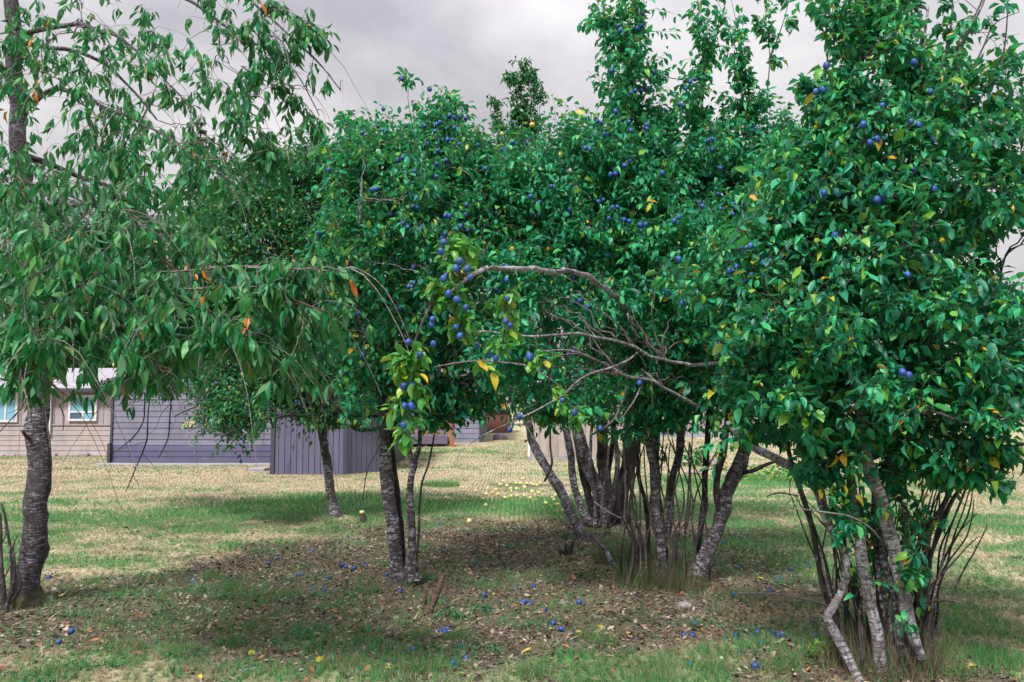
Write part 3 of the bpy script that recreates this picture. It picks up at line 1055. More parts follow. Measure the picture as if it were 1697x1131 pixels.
window(h4, X(1250, Yf), X(1290, Yf), Yf - .03, Zp(700, Yf), Zp(666, Yf), .08, split=X(1270, Yf))
rel(h4)

# blue bucket on the right-hand lawn
q = gpt(1646, 755)
bk_ = empty('blue_bucket', q)
tag(bk_, 'blue plastic bucket alone on the dry grass at the far right', 'bucket')
rr = 8 / F * q[1]
me = bpy.data.meshes.new('body')
V, Fq = [], []
for (rad_, z_) in ((.74 * rr, 0), (rr, 2.9 * rr), (rr * 1.08, 2.9 * rr), (rr * 1.08, 3.05 * rr), (rr * .93, 3.05 * rr), (rr * .68, .1 * rr)):
    for j in range(18):
        V.append((rad_ * math.cos(j * math.tau / 18), rad_ * math.sin(j * math.tau / 18), z_))
for i in range(5):
    for j in range(18):
        a_, b2 = i * 18 + j, i * 18 + (j + 1) % 18
        Fq.append((a_, b2, b2 + 18, a_ + 18))
Fq.append(tuple(range(17, -1, -1)))
Fq.append(tuple(range(90, 108)))
me.from_pydata(V, [], Fq)
me.materials.append(M_BLUE)
link('body', me, bk_)
V2, Fq2 = [], []
me = bpy.data.meshes.new('bail_handle')
for i in range(13):
    a_ = math.pi * i / 12
    c_ = Vector((rr * 1.1 * math.cos(a_), -.25 * rr * math.sin(a_), 2.95 * rr + rr * .5 * math.sin(a_)))
    for (dx, dz) in ((-.008, 0), (0, .008), (.008, 0), (0, -.008)):
        V2.append((c_.x + dx, c_.y + dx * .6, c_.z + dz))
for i in range(12):
    for j in range(4):
        Fq2.append((i * 4 + j, i * 4 + (j + 1) % 4, i * 4 + 4 + (j + 1) % 4, i * 4 + 4 + j))
me.from_pydata(V2, [], Fq2)
me.materials.append(M_WHITE)
link('bail_handle', me, bk_)


# ------------------------------------------------------------------ tubes, leaves, trees
def frames(T):
    ref = np.zeros_like(T)
    ref[..., 0] = 0.36
    ref[..., 1] = 0.91
    ref[..., 2] = 0.2
    n = np.cross(T, ref)
    n /= np.linalg.norm(n, axis=-1, keepdims=True) + 1e-9
    b = np.cross(T, n)
    return n, b


def tubes_np(P, R, sides):
    """P (N,k,3), R (N,k) -> verts, quads, bark coordinates"""
    P = np.asarray(P, float)
    R = np.asarray(R, float)
    T = np.gradient(P, axis=1)
    T /= np.linalg.norm(T, axis=-1, keepdims=True) + 1e-9
    n, b = frames(T)
    th = np.arange(sides) * 2 * np.pi / sides
    ring = (np.cos(th)[None, None, :, None] * n[:, :, None, :] + np.sin(th)[None, None, :, None] * b[:, :, None, :])
    V = P[:, :, None, :] + ring * R[:, :, None, None]
    Nn, k = R.shape
    seg = np.linalg.norm(np.diff(P, axis=1), axis=-1)
    ln = np.concatenate([np.zeros((Nn, 1)), np.cumsum(seg, 1)], 1)
    off = (np.arange(Nn) * 0.37)[:, None] if Nn > 1 else 0
    bk = np.stack([np.broadcast_to(np.cos(th)[None, None, :] * R[:, :, None], V.shape[:3]), np.broadcast_to(np.sin(th)[None, None, :] * R[:, :, None], V.shape[:3]),
                   np.broadcast_to((ln + off)[:, :, None], V.shape[:3])], -1)
    base = (np.arange(Nn) * k * sides)[:, None, None]
    i = (np.arange(k - 1) * sides)[None, :, None]
    j = np.arange(sides)[None, None, :]
    j2 = (j + 1) % sides
    q = np.stack([base + i + j, base + i + j2, base + i + sides + j2, base + i + sides + j], -1).reshape(-1, 4)
    return V.reshape(-1, 3), q, bk.reshape(-1, 3)


def catmull(P, step):
    P = np.asarray(P, float)
    out = []
    n = len(P)
    for i in range(n - 1):
        p0 = P[max(i - 1, 0)]
        p1 = P[i]
        p2 = P[i + 1]
        p3 = P[min(i + 2, n - 1)]
        m = max(2, int(np.linalg.norm(p2[:3] - p1[:3]) / step))
        t = np.linspace(0, 1, m, endpoint=False)[:, None]
        out.append(0.5 * ((2 * p1) + (-p0 + p2) * t + (2 * p0 - 5 * p1 + 4 * p2 - p3) * t ** 2 + (-p0 + 3 * p1 - 3 * p2 + p3) * t ** 3))
    out.append(P[-1:])
    return np.concatenate(out)


def stroke(pts, step=0.05, wob=0.5, seed=0):
    """pts: (px, py, Y, width px) -> centre line and radii in metres"""
    W = []
    for (px, py, Y, w) in pts:
        if Y == 'g':
            raise ValueError
        p = at(px, py, Y)
        W.append((*p, w / F * Y / 2))
    Q = catmull(W, step)
    P, R = Q[:, :3].copy(), np.maximum(Q[:, 3], 0.0012)
    r = np.random.default_rng(seed + 1)
    k = len(P)
    s = np.arange(k) * step
    for ax in range(3):
        ph = r.uniform(0, 6.28, 3)
        P[:, ax] += wob * 0.02 * (np.sin(s * 5 + ph[0]) * .5 + np.sin(s * 11 + ph[1]) * 0.3 + np.sin(s * 23 + ph[2]) * .12) * np.minimum(1, R / 0.02 + .25)
    return P, R


def stem_mesh(name, P, R, mat, origin, sides=10, flare=0.0, seed=0, lumps=0.08):
    V, q, bk = tubes_np(P[None], R[None], sides)
    k = len(P)
    r = np.random.default_rng(seed)
    ctr = np.repeat(P, sides, 0)
    d = V - ctr
    th = np.tile(np.arange(sides), k) * 2 * np.pi / sides
    s = np.repeat(np.concatenate([[0], np.cumsum(np.linalg.norm(np.diff(P, axis=0), axis=1))]), sides)
    ph = r.uniform(0, 6.28, 4)
    f = 1 + lumps * (np.sin(s * 14 + 2 * th + ph[0]) * .6 + np.sin(s * 31 + 3 * th + ph[1]) * .4 + np.sin(s * 5.2 - th + ph[2]) * .8) + lumps * 0.6 * (r.random(len(s)) - .5)
    if R.max() > 0.018:
        for _ in range(int(s.max() / 0.28) + 1):
            s0, t0, w0 = r.uniform(0, s.max()), r.uniform(0, 6.28), r.uniform(.018, .04)
            f = f + r.uniform(.08, .24) * np.exp(-((s - s0) / w0) ** 2) * np.maximum(0, np.cos(th - t0)) ** 3
    if flare:
        f = f * (1 + flare * np.exp(-s / 0.10) * (1 + 0.35 * np.sin(3 * th + ph[3]) + .2 * np.sin(5 * th)))
    V = ctr + d * f[:, None]
    cap = np.arange(sides)[None] + (k - 1) * sides
    me = mesh_np(name, V - np.array(origin), [q, cap], mat, {'bark': ('FLOAT_VECTOR', bk)}, smooth=True)
    return me


LOW_V = np.array([(0, 0, 0), (.33, .5, 1), (.33, 0, 0), (.33, -.5, 1), (.70, .40, 1), (.70, 0, 0), (.70, -.40, 1), (1, 0, 0), (-.25, .012, 0), (-.25, -.012, 0)], float)
LOW_F = np.array([(0, 2, 1), (0, 3, 2), (1, 2, 5), (1, 5, 4), (2, 3, 6), (2, 6, 5), (4, 5, 7), (5, 6, 7), (8, 9, 0)])
TINY_V = np.array([(0, 0, 0), (.45, .5, 1), (.45, 0, 0), (.45, -.5, 1), (1, 0, 0)], float)
TINY_F = np.array([(0, 2, 1), (0, 3, 2), (1, 2, 4), (2, 3, 4)])


def hi_leaf():
    us = [0.14, 0.34, 0.56, 0.78]
    ws = [0.30, 0.48, 0.47, 0.28]
    V = [(0, 0, 0)]
    for u, w in zip(us, ws):
        V += [(u, w, 1), (u, 0, 0), (u, -w, 1)]
    V += [(1, 0, 0), (-.25, .011, 0), (-.25, -.011, 0)]
    Fc = [(0, 2, 1), (0, 3, 2)]
    for i in range(3):
        a = 1 + 3 * i
        b = a + 3
        Fc += [(a, a + 1, b + 1), (a, b + 1, b), (a + 1, a + 2, b + 2), (a + 1, b + 2, b + 1)]
    a = 10
    Fc += [(a, a + 1, 13), (a + 1, a + 2, 13), (14, 15, 0)]
    return np.array(V, float), np.array(Fc)


HI_V, HI_F = hi_leaf()


def deform(T, aspect, fold, curl, wave):
    """template -> leaf shape; z flag column marks edge verts. fold, curl arrays (n) or scalars"""
    u, v, e = T[:, 0], T[:, 1], T[:, 2]
    fold = np.atleast_1d(fold)[:, None]
    curl = np.atleast_1d(curl)[:, None]
    wave = np.atleast_1d(wave)[:, None]
    x = u[None] * (1 - 0.12 * curl * np.abs(u[None]))
    y = v[None] * aspect * (1 - 0.35 * fold)
    uu = np.clip(u, 0, 1)[None]
    z = fold * np.abs(v[None]) * aspect * 1.1 - curl * uu ** 2 * 0.5 + wave * e[None] * np.sin(u[None] * 9 + np.sign(v[None])) * 0.06
    return np.stack([np.broadcast_to(x, z.shape), np.broadcast_to(y, z.shape), z], -1)   # n,k,3


def leaf_cloud(base, D, Nrm, size, aspect, tint, seed, tmpl='low'):
    r = np.random.default_rng(seed)
    n = len(base)
    Tm, Fm = (LOW_V, LOW_F) if tmpl == 'low' else (TINY_V, TINY_F)
    loc = deform(Tm, aspect, r.uniform(0.0, 1.1, n), r.uniform(-0.4, 1.5, n), r.uniform(-1.6, 1.6, n))
    S = np.cross(Nrm, D)
    V = base[:, None] + size[:, None, None] * (loc[..., 0:1] * D[:, None] + loc[..., 1:2] * S[:, None] + loc[..., 2:3] * Nrm[:, None])
    k = len(Tm)
    Fc = (Fm[None] + (np.arange(n) * k)[:, None, None]).reshape(-1, 3)
    return V.reshape(-1, 3), Fc, np.repeat(tint, k)


LEAF_MESHES = {}


def leaf_variants(key, aspect, mat):
    if key not in LEAF_MESHES:
        out = []
        for i, (f, c, w) in enumerate(((.1, .3, .6), (.45, .7, -.8), (.25, .1, 1.0), (.6, .5, .3))):
            V = deform(HI_V, aspect, f, c, w)[0]
            out.append(mesh_np('leaf', V, HI_F, mat, smooth=True))
        LEAF_MESHES[key] = out
    return LEAF_MESHES[key]


def norm(a):
    return a / (np.linalg.norm(a, axis=-1, keepdims=True) + 1e-9)


def blob_points(blobs, r, scale=1.0):
    pts = []
    for (px, py, rx, ry, Y, rY, n) in blobs:
        n = int(n * scale)
        u = r.normal(size=(n, 3))
        u = u / np.linalg.norm(u, axis=1, keepdims=True) * (r.random((n, 1)) ** (1 / 2.4))
        for a, b, c in u:
            pts.append(at(px + a * rx, py + b * ry, max(2.2, Y + c * rY)))
    return np.array(pts)


def fruit_mesh(name, mat, rad, elong=1.12, seg=14, rings=9, dimple=0.15):
    V = []
    for i in range(rings + 1):
        ph = math.pi * i / rings
        rr = math.sin(ph) * rad
        z = math.cos(ph) * rad * elong
        if i < 3:
            z -= dimple * rad * (1 - i / 3.0)
        for j in range(seg):
            t = 2 * math.pi * j / seg
            k = 1 - 0.05 * max(0, math.cos(t)) ** 8
            V.append((rr * k * math.cos(t), rr * k * math.sin(t), z))
    q = []
    for i in range(rings):
        for j in range(seg):
            a = i * seg + j
            b = i * seg + (j + 1) % seg
            q.append((a, a + seg, b + seg, b))
    me = mesh_np(name, np.array(V), np.array(q), mat, smooth=True)
    return me


ME_PLUM = fruit_mesh('plum', M_PLUMFRUIT, 0.0195, 1.2)
ME_ROT = fruit_mesh('plum', M_PLUMROT, 0.018, 0.8)
ME_APPLE = fruit_mesh('apple', M_APPLE, 0.036, 0.92, dimple=0.5)
ME_APPLEO = fruit_mesh('apple', M_APPLEO, 0.040, 0.95, dimple=0.5)


def make_tree(name, label, cat, base, stems, blobs, leafmat, barkmat, twigmat=None, leaf=0.075, aspect=0.58, droop=0.6, per=14, style='plum',
              picks=300, plums=0, plum_zone=None, seed=1, group=None, tmpl='low', dens=1.0, danglers=0, shoots=None, extra_stems=(), light_shoots=(), upb=0.2, fruit=None,
              minlen=0.22, twig_r=0.0022):
    """stems: list of dicts(p=[(px,py,Y,w)...], m=material, n='stem'|'limb'); blobs: where the crown is."""
    r = np.random.default_rng(seed)
    root = empty(name, base)
    tag(root, label, cat, group)
    origin = np.array(base)
    NP, ND, NR = [], [], []
    spurs = []
    dang = []
    for i, st in enumerate(stems):
        P, R = stroke(st['p'], st.get('step', 0.05), st.get('wob', 1.0), seed * 31 + i)
        nm = st.get('n', 'stem')
        me = stem_mesh(nm, P, R, st.get('m', barkmat), origin, st.get('sides', 10 if nm in ('stem', 'trunk') else 7), st.get('flare', 0.0), seed * 7 + i, st.get('lumps', 0.07))
        o = link(nm, me, root)
        if st.get('label'):
            o['label'] = st['label']
        if nm in ('limb', 'sucker') and len(P) > 6:
            Tq = norm(np.gradient(P, axis=0))
            for j in r.choice(len(P) - 2, max(1, int(len(P) * (0.55 if nm == 'limb' else .3))), replace=False):
                sd_ = norm(np.cross(Tq[j], r.normal(size=3)))
                ln_ = r.uniform(.015, .05) if r.random() < (.75 if nm == 'limb' else .88) else r.uniform(.08, .28)
                tt_ = np.linspace(0, 1, 6)[:, None]
                spurs.append(P[j] + (sd_ * tt_ + Tq[j] * .5 * tt_ + np.array((0, 0, -.2)) * tt_ ** 2) * ln_ + r.normal(0, .05 * ln_, (6, 3)) * tt_)
        if st.get('grow', True):
            T = norm(np.gradient(P, axis=0))
            s0 = st.get('from', 0.35)
            k0 = int(len(P) * s0)
            NP += list(P[k0:])
            ND += list(T[k0:])
            NR += list(R[k0:])
    A = blob_points(blobs, r, dens)
    r.shuffle(A)
    nA = len(A)
    cuts = [0, int(nA * 0.035) + 4, int(nA * 0.22) + 6, nA]
    tw1P, tw1R, tw2P, tw2R = [], [], [], []
    shP = []
    shT = []
    for lev in range(3):
        kd = kdtree.KDTree(len(NP))
        for i, q in enumerate(NP):
            kd.insert(q, i)
        kd.balance()
        addP, addD, addR = [], [], []
        sub = A[cuts[lev]:cuts[lev + 1]]
        kpts = (12, 8, 6)[lev]
        for p in sub:
            best, bm = None, 1e9
            for (co, i, dist) in kd.find_n(p, 5 if lev else 12):
                m = dist * (1 + 0.5 * max(0.0, (co[2] - p[2]) / (dist + .01)) * (1 if style != 'cherry' else 0.0))
                if m < bm:
                    bm, best = m, (co, i, dist)
            co, i, dist = best
            q = np.array(co)
            Ld = np.linalg.norm(p - q)
            if lev == 2 and Ld < minlen:
                d = norm(p - q + r.normal(0, .05, 3) + np.array((0, 0, upb * 0.3)))
                p = q + d * r.uniform(minlen, minlen * 1.7)
                Ld = np.linalg.norm(p - q)
            c = q + ND[i] * Ld * 0.30 + (p - q) * 0.25 + np.array((0, 0, upb * Ld))
            t = np.linspace(0, 1, kpts)[:, None]
            B = (1 - t) ** 2 * q + 2 * t * (1 - t) * c + t ** 2 * p
            B[1:-1] += r.normal(0, 0.018 * min(Ld, 1.2) + 0.002, (kpts - 2, 3))
            r0 = min(NR[i] * 0.75, (0.005 + 0.011 * Ld, 0.0028 + 0.005 * Ld, twig_r + 0.0015 * Ld)[lev])
            r1 = (0.003, 0.0018, 0.0012)[lev]
            r0 = max(r0, r1)
            Rr = np.linspace(r0, r1, kpts)
            if lev < 2:
                (tw1P if lev == 0 else tw2P).append(B)
                (tw1R if lev == 0 else tw2R).append(Rr)
                T = norm(np.gradient(B, axis=0))
                for j in range(2, kpts):
                    addP.append(B[j])
                    addD.append(T[j])
                    addR.append(Rr[j])
                if lev == 1:
                    shP.append(catm6(B[3:], 6))
            else:
                shP.append(B)
                shT.append(Rr)
        NP += addP
        ND += addD
        NR += addR
    if danglers:
        LN = [i_ for i_ in range(len(NP)) if NR[i_] < 0.012]
        for j in r.choice(LN, danglers):
            ln_ = r.uniform(.35, 1.1)
            h_ = norm(np.array((r.normal(.35, .6), r.normal(-.25, .6), .25)))
            tt_ = np.linspace(0, 1, 8)[:, None]
            dang.append(NP[j] + h_ * ln_ * .6 * tt_ + np.array((0, 0, -1)) * ln_ * .8 * tt_ ** 2 + np.cumsum(r.normal(0, .006, (8, 3)), 0))
        tw2P += dang
        tw2R += [np.linspace(.0036, .0014, 8)] * len(dang)
    # traced shoots: (px,py,Y) polylines with leaves all along
    lightS = []
    for (poly, dens, lt) in (shoots or []):
        W = [at(a, b, c) for (a, b, c) in poly]
        Q = catmull(np.array([(*w, 0) for w in W]), 0.06)[:, :3]
        tw2P.append(catm6(Q, 8))
        tw2R.append(np.linspace(0.0065, 0.0018, 8) if len(poly) > 2 else np.linspace(.003, .0015, 8))
        # side twiglets
        m = int(len(Q) * dens)
        for j in range(m):
            a0 = r.integers(0, len(Q))
            T = norm(Q[min(a0 + 1, len(Q) - 1)] - Q[max(a0 - 1, 0)])
            side = norm(np.cross(T, r.normal(size=3)))
            ln = r.uniform(.05, .15) * (0.55 if lt else 1)
            tt = np.linspace(0, 1, 6)[:, None]
            B = Q[a0] + (side * 0.8 + T * 0.5 + np.array((0, 0, -.25)) * tt) * ln * tt
            (lightS if lt else shP).append(B)
            if not lt:
                shT.append(None)
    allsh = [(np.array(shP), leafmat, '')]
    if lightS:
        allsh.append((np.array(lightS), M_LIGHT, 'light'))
    # twigs
    Vs, Fs, Bs = [], [], []
    nv = 0
    tw3P = [s for s in shP] + lightS + spurs
    tw3R = [np.linspace(twig_r + 0.0006, 0.0011, 6)] * len(tw3P)
    for PP, RR, sd in ((tw1P, tw1R, 6), (tw2P, tw2R, 4), (tw3P, tw3R, 3)):
        byk = {}
        for a_, b_ in zip(PP, RR):
            byk.setdefault(len(a_), ([], []))
            byk[len(a_)][0].append(a_)
            byk[len(a_)][1].append(b_)
        for kk, (a_, b_) in byk.items():
            V, q, bk = tubes_np(np.array(a_), np.array(b_), sd)
            Vs.append(V)
            Fs.append(q + nv)
            Bs.append(bk)
            nv += len(V)
    me = mesh_np('twigs', np.concatenate(Vs) - origin, np.concatenate(Fs), twigmat or M_TWIG, {'bark': ('FLOAT_VECTOR', np.concatenate(Bs))}, smooth=True)
    tw = link('twigs', me, root)
    tw['kind'] = 'stuff'
    allvis = []
    for SH, lm, key in allsh:
        ns = len(SH)
        T = norm(np.gradient(SH, axis=1))
        pr = per if key == '' else max(9, per - 4)
        if style == 'cherry':
            nodes = 3
            tq = np.linspace(0.25, 1.0, nodes)
            tpos = np.repeat(tq[None], ns, 0)
            tpos = np.repeat(tpos, pr // nodes, axis=1)
        else:
            tpos = np.linspace(0.12, 1.0, pr)[None] + r.normal(0, .03, (ns, pr))
        tpos = np.clip(tpos, 0, 1)
        m = tpos.shape[1]
        # thin random shoots
        fi = tpos * (SH.shape[1] - 1)
        i0 = np.clip(np.floor(fi).astype(int), 0, SH.shape[1] - 2)
        fr = (fi - i0)[..., None]
        ii = np.arange(ns)[:, None]
        Pb = SH[ii, i0] * (1 - fr) + SH[ii, i0 + 1] * fr
        Tb = T[ii, i0]
        Pb = Pb.reshape(-1, 3)
        Tb = Tb.reshape(-1, 3)
        n = len(Pb)
        az = (np.arange(n) * 2.399 + r.uniform(0, .8, n))
        nn_, bb_ = frames(Tb)
        rad = np.cos(az)[:, None] * nn_ + np.sin(az)[:, None] * bb_
        if style == 'cherry':
            D = norm(rad * 0.42 + Tb * 0.22 + np.array((0, 0, -1.0)) + r.normal(0, .26, (n, 3)))
            U = norm(rad * np.array((1, 1, .2)) + np.array((0, 0, .3)) + r.normal(0, .5, (n, 3)))
        else:
            D = norm(rad * 0.9 + Tb * 0.45 + np.array((0, 0, -droop)) + r.normal(0, .3, (n, 3)))
            U = norm(np.array((0, 0, 1.0)) + rad * 0.35 + r.normal(0, .42, (n, 3)))
        U = norm(U - (U * D).sum(-1, keepdims=True) * D)
        size = leaf * np.clip(r.normal(0.88, 0.27, n), 0.35, 1.4) * (0.74 if key else 1)
        sh_t = np.repeat(r.random(ns), m)
        lt = r.random(n)
        tint = np.where(lt > 0.95, lt, 0.90 * np.clip(0.6 * lt / 0.95 + 0.6 * sh_t - .1, 0, 1))
        basep = Pb + D * (0.25 * size)[:, None]
        # which leaves show: front-most in small picture cells
        ctr = basep + D * (size * 0.5)[:, None]
        u, v, f = to_px(ctr)
        inside = (u > 0) & (u < 1697) & (v > 0) & (v < 1131)
        score = size / f
        chosen = np.zeros(n, bool)
        vis = []
        if picks or plums:
            cell = (np.floor(u / 13) * 1000 + np.floor(v / 13)).astype(int)
            order = np.argsort(f)
            _, first = np.unique(cell[order], return_index=True)
            vis = order[first]
            vis = vis[inside[vis]]
            allvis.append((ctr[vis], u[vis], v[vis], f[vis]))
        if picks:
            share = picks if len(allsh) == 1 else (picks // 2)
            top = vis[np.argsort(-score[vis])][:share]
            chosen[top] = True
            mats = leaf_variants(key or leafmat.name, aspect, lm)
            for j in top:
                Mx = Matrix(((D[j, 0], 0, 0, 0), (0, 0, 0, 0), (0, 0, 0, 0), (0, 0, 0, 1)))
                S = np.cross(U[j], D[j])
                s = size[j]
                b0 = basep[j] - origin
                Mx = Matrix(((D[j, 0] * s, S[0] * s, U[j, 0] * s, b0[0]), (D[j, 1] * s, S[1] * s, U[j, 1] * s, b0[1]), (D[j, 2] * s, S[2] * s, U[j, 2] * s, b0[2]), (0, 0, 0, 1)))
                o = bpy.data.objects.new('leaf', mats[int(j) % 4])
                COL.objects.link(o)
                o.parent = root
                o.matrix_basis = Mx
        kp = ~chosen
        V, Fc, tt = leaf_cloud(basep[kp], D[kp], U[kp], size[kp], aspect, tint[kp], seed + 5, tmpl)
        o = link('foliage', mesh_np('foliage', V - origin, Fc, lm, {'tint': ('FLOAT', tt)}, smooth=True), root)
        o['kind'] = 'stuff'
        LEAFCOUNT.append((name, n))
    if plums:
        C = np.concatenate([a[0] for a in allvis])
        U_ = np.concatenate([a[1] for a in allvis])
        V_ = np.concatenate([a[2] for a in allvis])
        wgt = np.zeros(len(C))
        for (zx, zy, zr, w) in plum_zone:
            wgt = np.maximum(wgt, w * np.exp(-((U_ - zx) ** 2 + (V_ - zy) ** 2) / zr ** 2))
        wgt += 1e-4
        pick = r.choice(len(C), min(plums, len(C)), replace=False, p=wgt / wgt.sum())
        for j in pick:
            p = C[j] + np.array((r.normal(0, .01), -0.03, -0.02))
            add_fruit(root, origin, p, r, fruit or ME_PLUM)
            if r.random() < 0.35:
                add_fruit(root, origin, p + np.array((r.choice((-.04, .04)), r.uniform(-.02, .02), r.uniform(-.035, .02))), r, fruit or ME_PLUM)
    return root, origin, r


LEAFCOUNT = []


def add_fruit(root, origin, p, r, me, nm=None, sc=1.0):
    o = bpy.data.objects.new(nm or me.name.split('.')[0], me)
    COL.objects.link(o)
    o.parent = root
    o.location = tuple(np.array(p) - origin)
    o.rotation_euler = (r.uniform(-.5, .5), r.uniform(-.5, .5), r.uniform(0, 6.28))
    s = r.uniform(.85, 1.12) * sc
    o.scale = (s, s, s)
    return o


def catm6(Q, k):
    Q = np.asarray(Q)
    t = np.linspace(0, len(Q) - 1, k)
    i = np.clip(np.floor(t).astype(int), 0, len(Q) - 2)
    f = (t - i)[:, None]
    return Q[i] * (1 - f) + Q[i + 1] * f


def gbase(px, py):
    q = gpt(px, py)
    return (q[0], q[1], q[2] - 0.02)
# ------------------------------------------------------------------ the trees
Yc = gpt(48, 1000)[1]
ch_b = gbase(48, 1000)
S = lambda p, m=None, n='stem', **k: dict(p=p, m=m, n=n, **k)
cherry_stems = [
    S([(46, 1012, Yc, 50), (47, 985, Yc, 45), (51, 930, Yc, 38), (58, 860, Yc, 36), (62, 790, Yc, 36), (66, 720, Yc, 35), (64, 640, Yc, 33), (54, 540, Yc, 32), (44, 430, Yc, 31), (37, 330, Yc, 29),
       (30, 200, Yc, 26), (24, 90, Yc, 24), (17, -40, Yc, 21), (8, -190, Yc, 15), (-4, -330, Yc, 8)], M_BARK_CH, 'trunk', sides=22, flare=.28, wob=1.6, **{'from': .3}),
    S([(38, 60, Yc, 9), (80, 46, Yc - .1, 8), (125, 39, Yc - .3, 8), (165, 52, Yc - .5, 7), (210, 70, Yc - .8, 5), (262, 120, Yc - 1, 3.5), (300, 160, Yc - 1.1, 2)], M_BARK_CH, 'limb'),
    S([(36, 72, Yc, 9), (75, 78, Yc + .1, 8), (120, 82, Yc + .2, 7), (190, 120, Yc + .3, 5), (260, 200, Yc + .4, 3)], M_BARK_CH, 'limb'),
    S([(18, -20, Yc, 12), (80, -60, Yc - .2, 10), (180, -50, Yc - .5, 8), (300, -5, Yc - .8, 6), (400, 60, Yc - 1, 4), (480, 110, Yc - 1.2, 2.5), (528, 190, Yc - 1.2, 1.6)], M_BARK_CH, 'limb'),
    S([(18, -60, Yc, 10), (120, -130, Yc, 8), (260, -110, Yc - .2, 6), (420, 5, Yc - .5, 4), (500, 78, Yc - .6, 3), (540, 118, Yc - .6, 2), (564, 150, Yc - .6, 1.4)], M_BARK_CH, 'limb', **{'from': .2}),
    S([(40, 262, Yc, 13), (80, 272, Yc + .1, 10), (130, 290, Yc + .2, 8), (210, 315, Yc + .2, 5), (280, 322, Yc, 3)], M_BARK_DK, 'limb'),
    S([(38, 180, Yc, 10), (100, 150, Yc - .6, 8), (200, 190, Yc - 1.3, 5), (300, 240, Yc - 1.8, 3), (380, 300, Yc - 2.0, 2)], M_BARK_CH, 'limb'),
    S([(44, 420, Yc, 14), (90, 430, Yc - .5, 11), (150, 445, Yc - 1.0, 8), (230, 452, Yc - 1.6, 5.5), (300, 452, Yc - 2.0, 4.5), (390, 441, Yc - 2.4, 3.6), (470, 446, Yc - 2.6, 3), (545, 443, Yc - 2.7, 2.2), (566, 452, Yc - 2.7, 1.5)], M_TWIGPALE, 'limb'),
    S([(46, 440, Yc, 12), (110, 492, Yc - .9, 8), (150, 512, Yc - 1.4, 6), (195, 545, Yc - 1.9, 4.5), (230, 590, Yc - 2.2, 4), (262, 645, Yc - 2.4, 2)], M_TWIGPALE, 'limb'),
    S([(298, 452, Yc - 2.0, 4.6), (286, 485, Yc - 2.2, 4.2), (276, 525, Yc - 2.3, 3.8), (262, 563, Yc - 2.4, 3.2), (240, 584, Yc - 2.5, 2)], M_TWIGPALE, 'limb'),
    S([(300, 452, Yc - 2.0, 3.6), (318, 480, Yc - 2.2, 3.2), (312, 510, Yc - 2.3, 3), (345, 543, Yc - 2.5, 2.8), (385, 580, Yc - 2.6, 2)], M_TWIGPALE, 'limb'),
    S([(270, 430, Yc - 1.8, 3.6), (330, 475, Yc - 2.2, 3.4), (420, 475, Yc - 2.5, 3), (480, 495, Yc - 2.6, 2.6), (545, 520, Yc - 2.6, 2)], M_TWIGRED, 'limb'),
    S([(44, 470, Yc, 10), (20, 510, Yc - 1.5, 7), (30, 560, Yc - 2.3, 5), (60, 590, Yc - 2.6, 4), (85, 615, Yc - 2.7, 2)], M_TWIGRED, 'limb'),
    S([(20, 480, Yc - 1.2, 6), (28, 540, Yc - 2.2, 4.6), (33, 610, Yc - 2.4, 4.2), (46, 660, Yc - 2.5, 3.2), (55, 705, Yc - 2.5, 1.8)], M_TWIGPALE, 'limb'),
    S([(430, 520, Yc - 2.4, 3), (460, 560, Yc - 2.4, 2.6), (500, 600, Yc - 2.3, 2.4), (535, 645, Yc - 2.3, 2), (560, 680, Yc - 2.2, 1.4)], M_TWIGRED, 'limb'),
    S([(30, 300, Yc, 10), (90, 330, Yc - 1.2, 7), (180, 350, Yc - 2.0, 5), (250, 380, Yc - 2.4, 3), (290, 420, Yc - 2.5, 2)], M_BARK_CH, 'limb'),
    S([(20, 120, Yc, 8), (-60, 90, Yc - .5, 7), (-160, 150, Yc - 1, 4)], M_BARK_CH, 'limb'),
    S([(36, 330, Yc, 10), (-40, 300, Yc - 1.0, 7), (-140, 380, Yc - 1.5, 4)], M_BARK_CH, 'limb'),
    # bare stubs and hanging dead twigs
    S([(60, 735, Yc, 7), (46, 725, Yc - .1, 6), (37, 713, Yc - .2, 5)], M_DEADRED, 'limb', grow=False),
    S([(250, 640, 5.0, 2), (246, 690, 4.9, 2), (243, 730, 4.8, 2.4), (228, 770, 4.8, 2), (210, 815, 4.8, 1.4)], M_BARK_DK, 'limb', grow=False),
    S([(285, 640, 5.0, 2), (280, 700, 4.9, 2.2), (276, 730, 4.9, 2), (261, 760, 4.9, 1.3)], M_BARK_DK, 'limb', grow=False),
    S([(240, 650, 5.0, 2), (235, 700, 4.9, 2), (215, 730, 4.9, 2), (190, 750, 4.8, 1.2)], M_BARK_DK, 'limb', grow=False),
    S([(60, 620, 5.2, 3), (42, 660, 5.0, 2.4), (22, 690, 4.8, 2), (0, 716, 4.7, 1.4)], M_BARK_DK, 'limb', grow=False),
    S([(100, 670, 5.2, 2), (107, 690, 5.2, 2), (104, 713, 5.2, 1.3)], M_BARK_DK, 'limb', grow=False),
]
